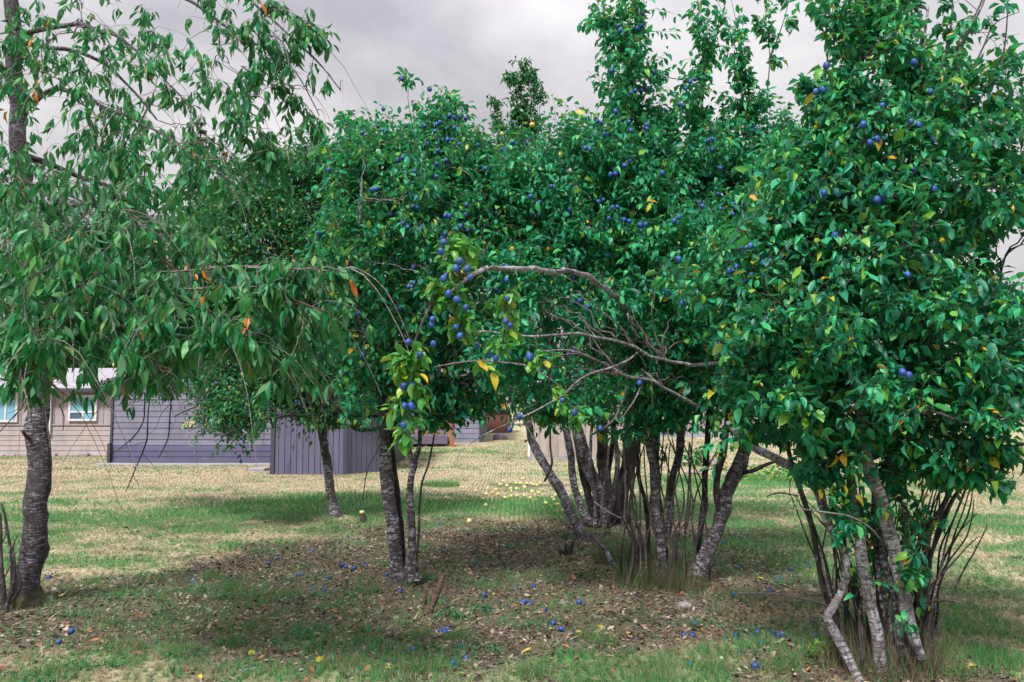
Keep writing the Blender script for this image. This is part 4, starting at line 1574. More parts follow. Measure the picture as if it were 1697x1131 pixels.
cherry_blobs = [
    (130, 60, 150, 90, 6.4, 1.0, 24), (290, 60, 150, 80, 5.9, .9, 17), (250, 180, 200, 90, 5.8, 1.2, 32), (420, 190, 90, 80, 5.8, .8, 8), (50, 120, 40, 110, 6.2, .3, 9), (430, 60, 70, 60, 5.7, .5, 9),
    (490, 50, 40, 40, 5.8, .3, 3), (180, 300, 190, 90, 5.6, 1.3, 50), (340, 280, 90, 60, 5.6, .8, 22), (90, 420, 120, 80, 5.0, .9, 55), (230, 400, 130, 70, 4.9, .8, 36),
    (60, 540, 90, 60, 4.5, .5, 34), (200, 535, 130, 60, 4.6, .6, 42), (340, 535, 130, 50, 4.5, .5, 38), (450, 545, 90, 50, 4.4, .4, 20), (245, 620, 65, 25, 4.7, .4, 13), (500, 600, 50, 40, 4.6, .3, 8),
    (35, 620, 35, 25, 4.5, .3, 8), (130, 565, 60, 14, 4.7, .4, 8), (-60, 200, 80, 200, 5.8, .8, 30), (-60, 500, 60, 120, 5.0, .6, 16),
    (470, 260, 40, 60, 5.8, .4, 4), (520, 540, 40, 40, 4.4, .3, 5), (120, 500, 120, 70, 5.6, .8, 34), (0, 320, 60, 100, 6.2, .6, 18)]
cherry_shoots = [
    ([(215, 452, 4.9), (300, 450, 4.6), (390, 441, 4.4), (480, 444, 4.3), (560, 450, 4.2)], 1.4, False),
    ([(270, 480, 4.6), (390, 477, 4.3), (440, 474, 4.2), (470, 480, 4.2)], 1.4, False),
    ([(320, 515, 4.5), (345, 543, 4.4), (420, 555, 4.3), (450, 560, 4.3)], 1.2, False),
    ([(440, 5, 5.8), (500, 30, 5.7), (530, 60, 5.7)], 1.6, False),
    ([(480, 62, 5.8), (520, 95, 5.8), (545, 125, 5.8), (565, 152, 5.8)], .6, False),
    ([(400, 110, 5.8), (450, 140, 5.8), (500, 165, 5.7), (522, 195, 5.7)], 1.3, False),
    ([(400, 40, 5.6), (430, 60, 5.6), (440, 90, 5.6)], 1.3, False),
    ([(430, 55, 5.6), (465, 65, 5.6), (478, 100, 5.6)], 1.3, False),
    ([(380, 200, 5.7), (430, 215, 5.7), (450, 240, 5.7)], 1.3, False),
    ([(420, 230, 5.8), (450, 260, 5.8), (470, 285, 5.8)], .9, False),
]
make_tree('cherry_tree', 'weeping leafed cherry tree with thick mossy trunk at the left edge', 'tree', ch_b, cherry_stems, cherry_blobs, M_CHERRY, M_BARK_CH, M_TWIGPALE,
          leaf=0.097, aspect=0.34, per=15, style='cherry', picks=300, seed=11, dens=1.45, danglers=150, shoots=cherry_shoots, upb=0.12, minlen=0.25)

# slender small tree, left of middle
Y3 = gpt(557, 862)[1]
b3 = gbase(557, 862)
st3 = [
    S([(559, 868, Y3, 22), (553, 840, Y3, 16), (545, 795, Y3, 14.5), (539, 750, Y3, 14), (533, 705, Y3, 15), (528, 670, Y3, 14), (520, 620, Y3, 12), (505, 540, Y3, 10), (480, 440, Y3, 7), (470, 340, Y3, 4)], M_BARK_PL, 'trunk', sides=14, flare=.35, **{'from': .45}),
    S([(532, 700, Y3, 9), (500, 678, Y3 - .2, 8), (450, 660, Y3 - .4, 7), (395, 655, Y3 - .5, 5), (340, 668, Y3 - .7, 3), (290, 690, Y3 - .8, 2)], M_BARK_DK, 'limb'),
    S([(534, 705, Y3, 9), (565, 700, Y3 + .1, 7), (600, 712, Y3 + .1, 6), (640, 700, Y3 + .1, 5), (680, 650, Y3 + .1, 3)], M_BARK_DK, 'limb'),
    S([(530, 680, Y3, 9), (480, 620, Y3 + .4, 7), (400, 540, Y3 + .6, 5), (320, 450, Y3 + .6, 3)], M_BARK_DK, 'limb'),
    S([(524, 650, Y3, 9), (580, 560, Y3 - .3, 6), (620, 440, Y3 - .4, 4)], M_BARK_DK, 'limb'),
    S([(450, 660, Y3 - .4, 5), (340, 640, Y3 - .2, 5), (250, 560, Y3, 4), (180, 480, Y3, 3)], M_BARK_DK, 'limb'),
    S([(520, 690, Y3 - .2, 6), (470, 690, Y3 - .9, 5), (410, 700, Y3 - 1.3, 3), (370, 725, Y3 - 1.5, 2)], M_BARK_DK, 'limb'),
]
bl3 = [(430, 600, 110, 50, Y3 - .4, .6, 60), (380, 690, 60, 40, Y3 - 1.0, .4, 40), (440, 380, 110, 60, Y3 - .6, .6, 70), (540, 640, 90, 35, Y3 - .3, .5, 40), (520, 285, 80, 32, Y3 - .3, .6, 90), (440, 300, 60, 30, Y3, .6, 50), (500, 320, 100, 45, Y3, .8, 90), (570, 700, 60, 22, Y3 - .3, .4, 22), (500, 690, 60, 25, Y3 - .4, .4, 26), (440, 350, 120, 70, Y3, 1, 170), (350, 430, 130, 90, Y3, 1, 170), (480, 430, 150, 90, Y3 - .2, 1, 220), (560, 380, 100, 90, Y3, 1, 120),
       (400, 540, 150, 80, Y3, 1.1, 200), (530, 560, 130, 80, Y3, 1.1, 170), (390, 650, 70, 45, Y3 - .6, .5, 60), (400, 700, 50, 35, Y3 - 1.2, .3, 34), (470, 650, 90, 40, Y3, .8, 80), (600, 650, 60, 50, Y3, .5, 45),
       (170, 440, 130, 110, Y3, 1, 150), (250, 560, 120, 60, Y3, .8, 90), (60, 400, 90, 90, Y3, 1, 60), (300, 640, 70, 30, Y3 - .4, .4, 22), (620, 480, 90, 120, Y3, 1, 120), (450, 260, 30, 30, Y3, .4, 8)]
make_tree('small_plum_tree', 'small dark crowned tree on one slender leaning trunk before the board shed', 'tree', b3, st3, bl3, M_DARKLEAF, M_BARK_PL, M_TWIG,
          leaf=0.074, aspect=0.58, droop=.5, per=16, picks=0, seed=21, dens=2.4, plums=12, plum_zone=[(400, 660, 90, 1), (250, 350, 60, 1)], tmpl='tiny', minlen=.3)

# twin stemmed plum tree
Y2 = gpt(660, 965)[1]
b2_ = gbase(667, 962)
st2 = [
    S([(657, 975, Y2, 30), (657, 945, Y2, 22), (656, 900, Y2, 21), (650, 850, Y2, 21), (641, 790, Y2, 22), (634, 740, Y2, 20), (634, 690, Y2, 18), (640, 620, Y2, 16), (650, 520, Y2, 12), (640, 420, Y2, 9), (620, 320, Y2, 5)], M_BARK_PL, 'trunk', sides=16, flare=.3, **{'from': .45}),
    S([(662, 940, Y2 + .1, 13), (664, 880, Y2 + .12, 12), (660, 820, Y2 + .12, 11), (651, 760, Y2 + .12, 11), (650, 700, Y2 + .1, 10), (690, 600, Y2, 8), (720, 480, Y2 - .2, 6), (720, 330, Y2 - .3, 4), (722, 230, Y2 - .3, 3)], M_BARK_DK, 'stem', **{'from': .5}),
    S([(686, 962, Y2 - .05, 20), (685, 930, Y2 - .05, 15), (684, 880, Y2 - .05, 13), (681, 820, Y2 - .05, 12), (683, 775, Y2 - .05, 10), (691, 745, Y2, 8), (700, 700, Y2, 6), (740, 620, Y2, 4)], M_BARK_PL, 'stem', flare=.3, **{'from': .7}),
    S([(682, 785, Y2 - .05, 7), (678, 755, Y2 - .05, 6), (676, 720, Y2 - .05, 5), (670, 660, Y2 - .1, 4)], M_BARK_PL, 'stem', grow=False),
    S([(690, 945, Y2 - .1, 5), (694, 880, Y2 - .1, 4), (700, 810, Y2 - .1, 3.4), (712, 755, Y2 - .1, 3), (722, 700, Y2 - .1, 2.4), (730, 650, Y2 - .1, 2)], M_BARK_DK, 'stem', grow=False),
    S([(640, 640, Y2, 10), (600, 540, Y2 - .4, 7), (560, 400, Y2 - .6, 4)], M_BARK_PL, 'limb'),
    S([(642, 610, Y2, 10), (700, 520, Y2 - .7, 7), (790, 420, Y2 - 1, 4)], M_BARK_PL, 'limb'),
    S([(560, 305, Y2 - .3, 3), (590, 303, Y2 - .3, 4), (640, 318, Y2 - .3, 4), (700, 340, Y2 - .2, 4)], M_TWIGPALE, 'limb'),
    S([(600, 296, Y2 - .8, 3), (597, 340, Y2 - .8, 4), (592, 380, Y2 - .7, 4)], M_TWIGPALE, 'limb'),
    S([(540, 245, Y2 - .3, 2), (568, 252, Y2 - .3, 3), (600, 256, Y2 - .3, 3.4), (640, 300, Y2 - .2, 4)], M_TWIGPALE, 'limb', grow=False),
    S([(651, 700, Y2, 3), (612, 770, Y2 - .4, 2), (600, 830, Y2 - .4, 1.4)], M_BARK_DK, 'limb', grow=False),
    S([(640, 690, Y2, 6), (580, 690, Y2 - .3, 4), (545, 660, Y2 - .5, 3)], M_BARK_DK, 'limb'),
]
bl2 = [(610, 240, 30, 24, Y2, .4, 18), (732, 215, 22, 26, Y2, .3, 20), (680, 262, 80, 28, Y2, .6, 34), (600, 270, 50, 40, Y2 - .2, .6, 30), (760, 260, 60, 45, Y2, .6, 40), (690, 320, 140, 60, Y2 - .2, .8, 130), (620, 400, 110, 80, Y2 - .2, .9, 110),
       (760, 420, 110, 90, Y2 - .2, .9, 120), (680, 510, 140, 70, Y2 - .1, .9, 110), (600, 590, 90, 50, Y2, .6, 40), (750, 590, 110, 50, Y2, .7, 60), (690, 650, 80, 40, Y2, .5, 30), (800, 330, 60, 60, Y2, .6, 50), (780, 670, 60, 30, Y2, .4, 22), (720, 690, 70, 25, Y2 - .1, .4, 22), (590, 300, 40, 30, Y2, .5, 30), (810, 270, 50, 30, Y2, .5, 26), (590, 680, 30, 20, Y2 - .2, .3, 8)]
sh2 = [([(690, 250, Y2), (682, 200, Y2), (676, 165, Y2), (678, 130, Y2)], .5, False), ([(722, 230, Y2), (735, 180, Y2), (745, 168, Y2)], 1.0, False), ([(600, 230, Y2), (590, 195, Y2), (575, 190, Y2), (572, 200, Y2)], .8, False)]
make_tree('plum_tree', 'tall plum tree on twin pale barked trunks in the middle, full of blue plums', 'tree', b2_, st2, bl2, M_PLUM, M_BARK_PL, M_TWIGPALE,
          leaf=0.075, per=16, picks=300, seed=31, dens=2.2, plums=62, plum_zone=[(700, 290, 120, 1.6), (630, 300, 60, 1.2), (750, 400, 90, 1), (600, 400, 60, .8), (650, 560, 120, .3)], shoots=sh2, minlen=.25)

# multi stemmed pear clump
Y4 = gpt(1000, 868)[1]
b4 = gbase(995, 870)
st4 = [
    S([(972, 905, Y4 - 1.1, 20), (958, 872, Y4 - .9, 17), (930, 818, Y4 - .6, 16), (905, 776, Y4 - .4, 15), (888, 745, Y4 - .3, 14), (876, 700, Y4 - .2, 12), (860, 640, Y4, 9), (850, 560, Y4, 6)], M_BARK_PL, flare=.2, **{'from': .6}),
    S([(980, 866, Y4 - .2, 15), (966, 845, Y4 - .2, 13), (952, 808, Y4 - .2, 12), (944, 755, Y4 - .2, 12), (938, 700, Y4 - .1, 11), (925, 620, Y4, 8), (905, 500, Y4, 5)], M_BARK_PL, **{'from': .6}),
    S([(990, 870, Y4, 15), (978, 830, Y4, 13), (965, 780, Y4, 12), (955, 730, Y4, 12), (950, 660, Y4, 9), (930, 560, Y4 + .2, 6)], M_BARK_DK, **{'from': .6}),
    S([(1000, 875, Y4 - .1, 26), (996, 850, Y4 - .1, 22), (988, 810, Y4 - .1, 21), (973, 765, Y4 - .1, 20), (958, 715, Y4 - .1, 18), (930, 640, Y4 - .1, 13), (890, 500, Y4, 8), (868, 340, Y4, 5), (864, 200, Y4, 3), (866, 115, Y4, 1.5)], M_BARK_PL, flare=.25, sides=14, **{'from': .5}),
    S([(1012, 878, Y4 + .1, 24), (1008, 830, Y4 + .1, 22), (1002, 780, Y4 + .1, 21), (996, 710, Y4 + .1, 18), (990, 620, Y4 + .1, 13), (980, 480, Y4 + .1, 7)], M_BARK_DK, flare=.2, **{'from': .5}),
    S([(1024, 878, Y4, 22), (1030, 838, Y4, 19), (1042, 790, Y4, 17), (1052, 745, Y4, 15), (1060, 690, Y4, 12), (1075, 600, Y4, 8)], M_BARK_DK, flare=.2, **{'from': .6}),
    S([(1016, 872, Y4 + .3, 16), (1024, 820, Y4 + .3, 15), (1036, 765, Y4 + .3, 14), (1042, 700, Y4 + .3, 12), (1030, 600, Y4 + .3, 8)], M_BARK_DK, **{'from': .6}),
    S([(1006, 870, Y4 - .3, 10), (1018, 810, Y4 - .3, 9), (1022, 760, Y4 - .3, 8), (1018, 700, Y4 - .2, 7)], M_BARK_DK, grow=False),
    S([(988, 868, Y4 - .3, 8), (984, 820, Y4 - .3, 7), (978, 760, Y4 - .3, 6), (984, 700, Y4 - .3, 5)], M_BARK_PL, grow=False),
    S([(1033, 875, Y4 - .2, 5), (1036, 820, Y4 - .2, 4), (1034, 760, Y4 - .2, 4), (1040, 700, Y4 - .2, 3)], M_TWIG, grow=False),
    S([(995, 872, Y4 - .4, 5), (1001, 800, Y4 - .4, 4), (1010, 740, Y4 - .4, 4)], M_TWIG, grow=False),
    S([(1000, 840, Y4 + .3, 11), (1010, 770, Y4 + .4, 9), (1016, 700, Y4 + .4, 8)], M_BARK_DK, grow=False),
    S([(900, 800, Y4 - .8, 4), (914, 770, Y4 - .8, 4), (912, 730, Y4 - .7, 3), (913, 690, Y4 - .6, 3)], M_BARK_DK, grow=False),
]
bl4 = [(862, 215, 34, 30, Y4, .3, 7), (870, 250, 60, 40, Y4, .5, 20), (830, 280, 55, 40, Y4, .6, 18), (915, 255, 55, 40, Y4, .6, 20), (940, 320, 90, 50, Y4, .8, 50), (850, 330, 90, 35, Y4, .8, 46), (950, 690, 110, 22, Y4 - .6, .5, 40), (1080, 700, 90, 20, Y4 - .4, .5, 26), (860, 390, 120, 80, Y4, 1, 170), (960, 430, 130, 90, Y4, 1, 190), (900, 520, 150, 80, Y4, 1, 190),
       (1040, 520, 110, 90, Y4, 1, 140), (960, 610, 150, 60, Y4, .9, 150), (870, 640, 80, 45, Y4, .6, 60), (1060, 640, 90, 60, Y4, .8, 90), (1150, 450, 120, 110, Y4, 1, 110), (1180, 600, 110, 80, Y4, 1, 90), (1240, 680, 90, 40, Y4 + .5, .6, 30)]
sh4 = [([(866, 200, Y4), (864, 150, Y4), (862, 105, Y4)], 3.0, False), ([(858, 230, Y4), (852, 170, Y4), (850, 130, Y4)], 2.2, False), ([(875, 230, Y4), (880, 170, Y4), (878, 125, Y4)], 2.2, False),
       ([(840, 260, Y4), (822, 200, Y4), (820, 172, Y4)], 2.0, False), ([(892, 230, Y4), (895, 170, Y4), (898, 135, Y4)], 1.2, False)]
r4, o4, _ = make_tree('pear_tree', 'many stemmed pear tree with thin pointed top, behind the thatched plum clump', 'tree', b4, st4, bl4, M_PEAR, M_BARK_DK, M_TWIG,
                      leaf=0.078, aspect=0.52, droop=.35, per=15, dens=1.9, picks=0, seed=41, tmpl='tiny', shoots=sh4, minlen=.25, upb=.3)
rr4 = np.random.default_rng(2)
for (px, py, m_) in ((832, 222, ME_APPLE), (882, 207, ME_APPLEO), (1122, 290, ME_APPLE)):
    add_fruit(r4, o4, at(px, py, Y4 - .7), rr4, m_, 'pear')

# thatched plum clump
Y5 = gpt(1105, 965)[1]
b5 = gbase(1120, 965)
st5 = [
    S([(1098, 968, Y5, 18), (1098, 930, Y5, 15), (1092, 880, Y5, 14), (1086, 800, Y5, 14), (1078, 750, Y5, 15), (1070, 690, Y5, 14), (1064, 610, Y5, 11), (1052, 480, Y5, 8), (1040, 300, Y5, 5), (1040, 140, Y5 - .2, 3), (1055, 30, Y5 - .3, 2)], M_BARK_PL, **{'from': .55}),
    S([(1108, 965, Y5 + .1, 15), (1100, 900, Y5 + .1, 12), (1094, 830, Y5 + .1, 11), (1086, 760, Y5 + .1, 10), (1095, 660, Y5 + .1, 9), (1120, 520, Y5, 6), (1150, 300, Y5, 4), (1170, 120, Y5 - .1, 2.5)], M_BARK_PL, **{'from': .6}),
    S([(1090, 968, Y5 + .05, 14), (1104, 880, Y5 + .15, 13), (1114, 805, Y5 + .15, 12), (1126, 755, Y5 + .15, 13), (1130, 700, Y5 + .15, 13), (1128, 655, Y5 + .1, 11)], M_BARK_PL, **{'from': .7}),
    S([(1154, 955, Y5 + .1, 12), (1159, 910, Y5 + .1, 10), (1164, 835, Y5 + .1, 10), (1170, 760, Y5 + .1, 10), (1178, 690, Y5 + .1, 9), (1200, 560, Y5, 6), (1230, 350, Y5, 4), (1240, 160, Y5, 2.5)], M_BARK_DK, **{'from': .6}),
    S([(1128, 985, Y5, 30), (1140, 972, Y5, 28), (1162, 944, Y5, 26), (1182, 895, Y5, 22), (1197, 840, Y5, 22), (1210, 805, Y5, 24), (1224, 775, Y5, 24), (1233, 745, Y5, 20), (1240, 690, Y5, 15), (1230, 600, Y5, 10), (1190, 480, Y5, 7)], M_BARK_PL, sides=14, lumps=.16, flare=.2, **{'from': .6}),
    S([(1196, 846, Y5, 12), (1190, 820, Y5, 11), (1192, 780, Y5, 11), (1198, 740, Y5, 12), (1205, 690, Y5, 9), (1215, 600, Y5, 6)], M_BARK_DK, grow=False),
    S([(1226, 783, Y5, 8), (1245, 780, Y5 - .1, 7), (1270, 772, Y5 - .2, 6), (1290, 766, Y5 - .3, 4)], M_BARK_DK, 'limb', grow=False),
    S([(1080, 960, Y5 + .3, 10), (1074, 880, Y5 + .3, 8), (1060, 800, Y5 + .3, 7), (1055, 740, Y5 + .3, 7)], M_BARK_DK, grow=False),
    # the arched limb that bends over towards the camera
    S([(1064, 560, Y5, 12), (1050, 530, Y5 - .5, 11), (1030, 504, Y5 - 1.0, 10), (1007, 481, Y5 - 1.6, 9.5), (977, 461, Y5 - 2.2, 9), (930, 449, Y5 - 2.9, 9), (889, 445, Y5 - 3.3, 9), (846, 448, Y5 - 3.7, 9), (795, 452, Y5 - 4.0, 8.5), (765, 466, Y5 - 4.2, 6), (749, 480, Y5 - 4.3, 3.5)],
      M_BARK_WH, 'limb', sides=12, label='long arched pale limb bending over to the left', grow=False),
    S([(1240, 600, Y5 - .5, 8.0), (1175, 605, Y5 - .8, 6.4), (1128, 600, Y5 - 1, 5.6), (1081, 592, Y5 - 1.2, 5.2), (1047, 575, Y5 - 1.4, 5.2), (997, 563, Y5 - 1.6, 4.8), (957, 552, Y5 - 1.8, 4.4), (913, 556, Y5 - 2, 4.0), (850, 556, Y5 - 2.3, 3.2), (815, 552, Y5 - 2.4, 2.8), (775, 551, Y5 - 2.5, 1.6)], M_BARK_WH, 'limb'),
    S([(1170, 680, Y5 - .6, 6.4), (1128, 658, Y5 - .9, 5.6), (1098, 638, Y5 - 1.1, 5.2), (1078, 629, Y5 - 1.2, 4.8), (1037, 626, Y5 - 1.3, 4.8), (1014, 612, Y5 - 1.4, 4.4), (980, 594, Y5 - 1.6, 4.0), (933, 580, Y5 - 1.8, 3.2), (890, 582, Y5 - 2, 2.0)], M_BARK_WH, 'limb'),
    S([(1056, 586, Y5 - 1.25, 4.0), (1040, 600, Y5 - 1.3, 4.0), (1014, 609, Y5 - 1.45, 3.6), (970, 624, Y5 - 1.7, 3.2), (938, 650, Y5 - 1.9, 3.2), (910, 668, Y5 - 2.0, 3.2), (873, 690, Y5 - 2.2, 2.9), (836, 705, Y5 - 2.4, 2.4), (790, 728, Y5 - 2.5, 2.1), (766, 748, Y5 - 2.6, 1.9), (753, 768, Y5 - 2.6, 1.2)], M_BARK_WH, 'limb', grow=False),
    S([(1065, 612, Y5 - 1.2, 3.2), (1080, 625, Y5 - 1.2, 3.2), (1096, 640, Y5 - 1.1, 3.2)], M_BARK_WH, 'limb', grow=False),
    S([(1060, 560, Y5 - 1.2, 3.2), (1046, 540, Y5 - 1.3, 3.2), (1040, 520, Y5 - 1.4, 2.4)], M_BARK_WH, 'limb', grow=False),
    S([(990, 560, Y5 - 1.6, 2.4), (976, 545, Y5 - 1.6, 2.4), (957, 525, Y5 - 1.7, 1.6)], M_BARK_WH, 'limb', grow=False),
    S([(938, 650, Y5 - 2, 3), (880, 610, Y5 - 2.2, 3), (815, 600, Y5 - 2.4, 3), (770, 600, Y5 - 2.5, 2.4), (720, 608, Y5 - 2.5, 2)], M_TWIGPALE, 'limb', grow=False),
    S([(1040, 640, Y5 - 1.2, 3), (1020, 690, Y5 - 1.3, 3), (1000, 710, Y5 - 1.4, 2)], M_TWIGPALE, 'limb', grow=False),
    S([(1062, 640, Y5 - 1.2, 3), (1050, 665, Y5 - 1.3, 2.6), (1030, 695, Y5 - 1.4, 2)], M_TWIGPALE, 'limb', grow=False),
]
for k in range(24):   # straight suckers rising from the thatched base
    rk = random.Random(300 + k)
    px = 1030 + rk.random() * 150
    st5.append(S([(px, 968, Y5 + rk.uniform(-.2, .3), 4.4 - 2 * rk.random()), (px + rk.uniform(-12, 12), 900, Y5, 3.6), (px + rk.uniform(-22, 22), 830, Y5, 3), (px + rk.uniform(-34, 30), 750 - 40 * rk.random(), Y5, 2)], M_TWIG, 'sucker', sides=5, grow=False))
bl5 = [(1300, 250, 50, 40, Y5, .4, 26), (1100, 215, 30, 35, Y5 - .1, .3, 12), (1058, 40, 8, 35, Y5 - .3, .25, 10), (1005, 42, 30, 22, Y5 - .3, .25, 8), (1040, 110, 24, 40, Y5 - .3, .3, 20), (1033, 165, 36, 45, Y5 - .3, .4, 22), (1040, 240, 56, 45, Y5 - .2, .5, 38), (1000, 270, 90, 40, Y5 - .2, .5, 40), (960, 240, 40, 30, Y5 - .2, .4, 14), (1070, 310, 100, 60, Y5 - .1, .7, 90),
       (1166, 90, 10, 50, Y5, .25, 7), (1155, 190, 22, 45, Y5, .3, 12), (1232, 120, 10, 50, Y5, .15, 5), (1240, 200, 34, 45, Y5, .3, 14), (1180, 260, 70, 50, Y5, .5, 40), (1130, 300, 80, 40, Y5, .5, 40), (1260, 310, 50, 50, Y5, .5, 34), (1130, 400, 150, 70, Y5 - .2, .9, 140), (1010, 400, 110, 60, Y5, .9, 90),
       (1230, 430, 110, 80, Y5 - .1, .8, 90), (1140, 520, 150, 80, Y5 - .3, .9, 130), (1000, 520, 90, 50, Y5 - .4, .7, 40), (1180, 620, 130, 60, Y5 - .1, .8, 90), (1060, 650, 120, 40, Y5, .7, 50), (1150, 690, 110, 30, Y5, .5, 36), (930, 672, 70, 30, Y5 - .6, .5, 34), (880, 300, 60, 40, Y5 - .2, .5, 26), (920, 330, 80, 50, Y5 - .2, .5, 40), (1290, 350, 50, 60, Y5, .5, 30), (900, 400, 80, 60, Y5 - .3, .5, 40), (1060, 710, 50, 20, Y5, .3, 8), (880, 480, 80, 60, Y5 - .6, .5, 30), (860, 620, 60, 30, Y5 - .8, .4, 18), (840, 580, 60, 30, Y5 - 1, .4, 14)]
Yh = Y5 - 4.2
sh5 = [
    ([(1150, 250, Y5), (1160, 150, Y5), (1168, 60, Y5), (1152, -10, Y5)], 1.1, False),
    ([(1240, 180, Y5), (1222, 90, Y5), (1205, 40, Y5), (1186, -5, Y5)], .7, False),
    ([(1245, 200, Y5), (1236, 120, Y5), (1225, 60, Y5), (1212, 0, Y5)], .6, False),
    ([(1270, 170, Y5), (1276, 90, Y5), (1270, 40, Y5), (1266, -10, Y5)], .7, False),
    ([(1275, 100, Y5), (1292, 55, Y5), (1305, 12, Y5), (1310, -20, Y5)], .5, False),
    ([(1060, 110, Y5 - .3), (1100, 128, Y5 - .3), (1130, 132, Y5 - .3), (1160, 142, Y5 - .3)], .7, False),
    ([(1040, 20, Y5 - .3), (1000, 30, Y5 - .3), (975, 35, Y5 - .3)], .8, False),
    # the hanging, fruiting branch with bright yellow-green leaves at the front
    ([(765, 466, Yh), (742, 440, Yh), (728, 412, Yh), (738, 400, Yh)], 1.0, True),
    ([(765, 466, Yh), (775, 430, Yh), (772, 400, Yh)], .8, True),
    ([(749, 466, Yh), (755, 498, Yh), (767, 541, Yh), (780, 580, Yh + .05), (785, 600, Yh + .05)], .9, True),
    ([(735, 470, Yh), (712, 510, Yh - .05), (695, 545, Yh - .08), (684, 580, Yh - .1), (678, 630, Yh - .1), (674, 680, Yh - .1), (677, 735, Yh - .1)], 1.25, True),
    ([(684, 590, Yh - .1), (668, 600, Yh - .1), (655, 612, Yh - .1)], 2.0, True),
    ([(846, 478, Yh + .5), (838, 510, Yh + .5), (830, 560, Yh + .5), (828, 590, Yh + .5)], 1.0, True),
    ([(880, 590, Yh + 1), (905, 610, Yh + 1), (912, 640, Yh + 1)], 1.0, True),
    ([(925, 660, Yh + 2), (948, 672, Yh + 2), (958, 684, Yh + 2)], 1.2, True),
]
r5, o5, rg5 = make_tree('plum_clump', 'many stemmed plum clump rising from a thatch of dead grass, tall leafy shoots above', 'tree', b5, st5, bl5, M_PLUM, M_BARK_PL, M_TWIG,
                        leaf=0.077, per=16, picks=300, seed=51, dens=2.1, plums=62, plum_zone=[(1050, 60, 60, 1), (1050, 160, 60, 1), (1100, 330, 160, .8), (1110, 130, 60, .4), (1240, 200, 70, .5), (1000, 400, 150, .5), (1150, 500, 150, .3), (900, 480, 80, .5)],
                        shoots=sh5, minlen=.24)
for (px, py, Y) in ((730, 417, Yh), (735, 402, Yh), (762, 433, Yh), (756, 445, Yh), (774, 446, Yh), (744, 487, Yh), (757, 497, Yh), (772, 510, Yh), (762, 557, Yh), (677, 568, Yh), (696, 588, Yh), (718, 570, Yh + .1), (669, 608, Yh), (681, 606, Yh), (684, 637, Yh),
                    (669, 640, Yh), (682, 673, Yh), (671, 673, Yh), (669, 705, Yh), (715, 538, Yh + .1), (841, 495, Yh + .5), (845, 540, Yh + .5), (838, 533, Yh + .5), (811, 589, Yh + .6), (822, 594, Yh + .6), (756, 543, Yh + .1), (790, 573, Yh + .3), (717, 530, Yh), (780, 460, Yh), (735, 462, Yh),
                    (878, 592, Yh + 1), (932, 664, Yh + 2), (952, 684, Yh + 2), (861, 691, Yh + 2), (845, 712, Yh + 2), (995, 710, Yh + 2.6), (1060, 635, Yh + 2.6), (897, 612, Yh + 2), (843, 583, Yh + 1)):
    add_fruit(r5, o5, at(px, py, Y - .14), rg5, ME_PLUM, sc=.7 if Y < Yh + 1 else 1.0)

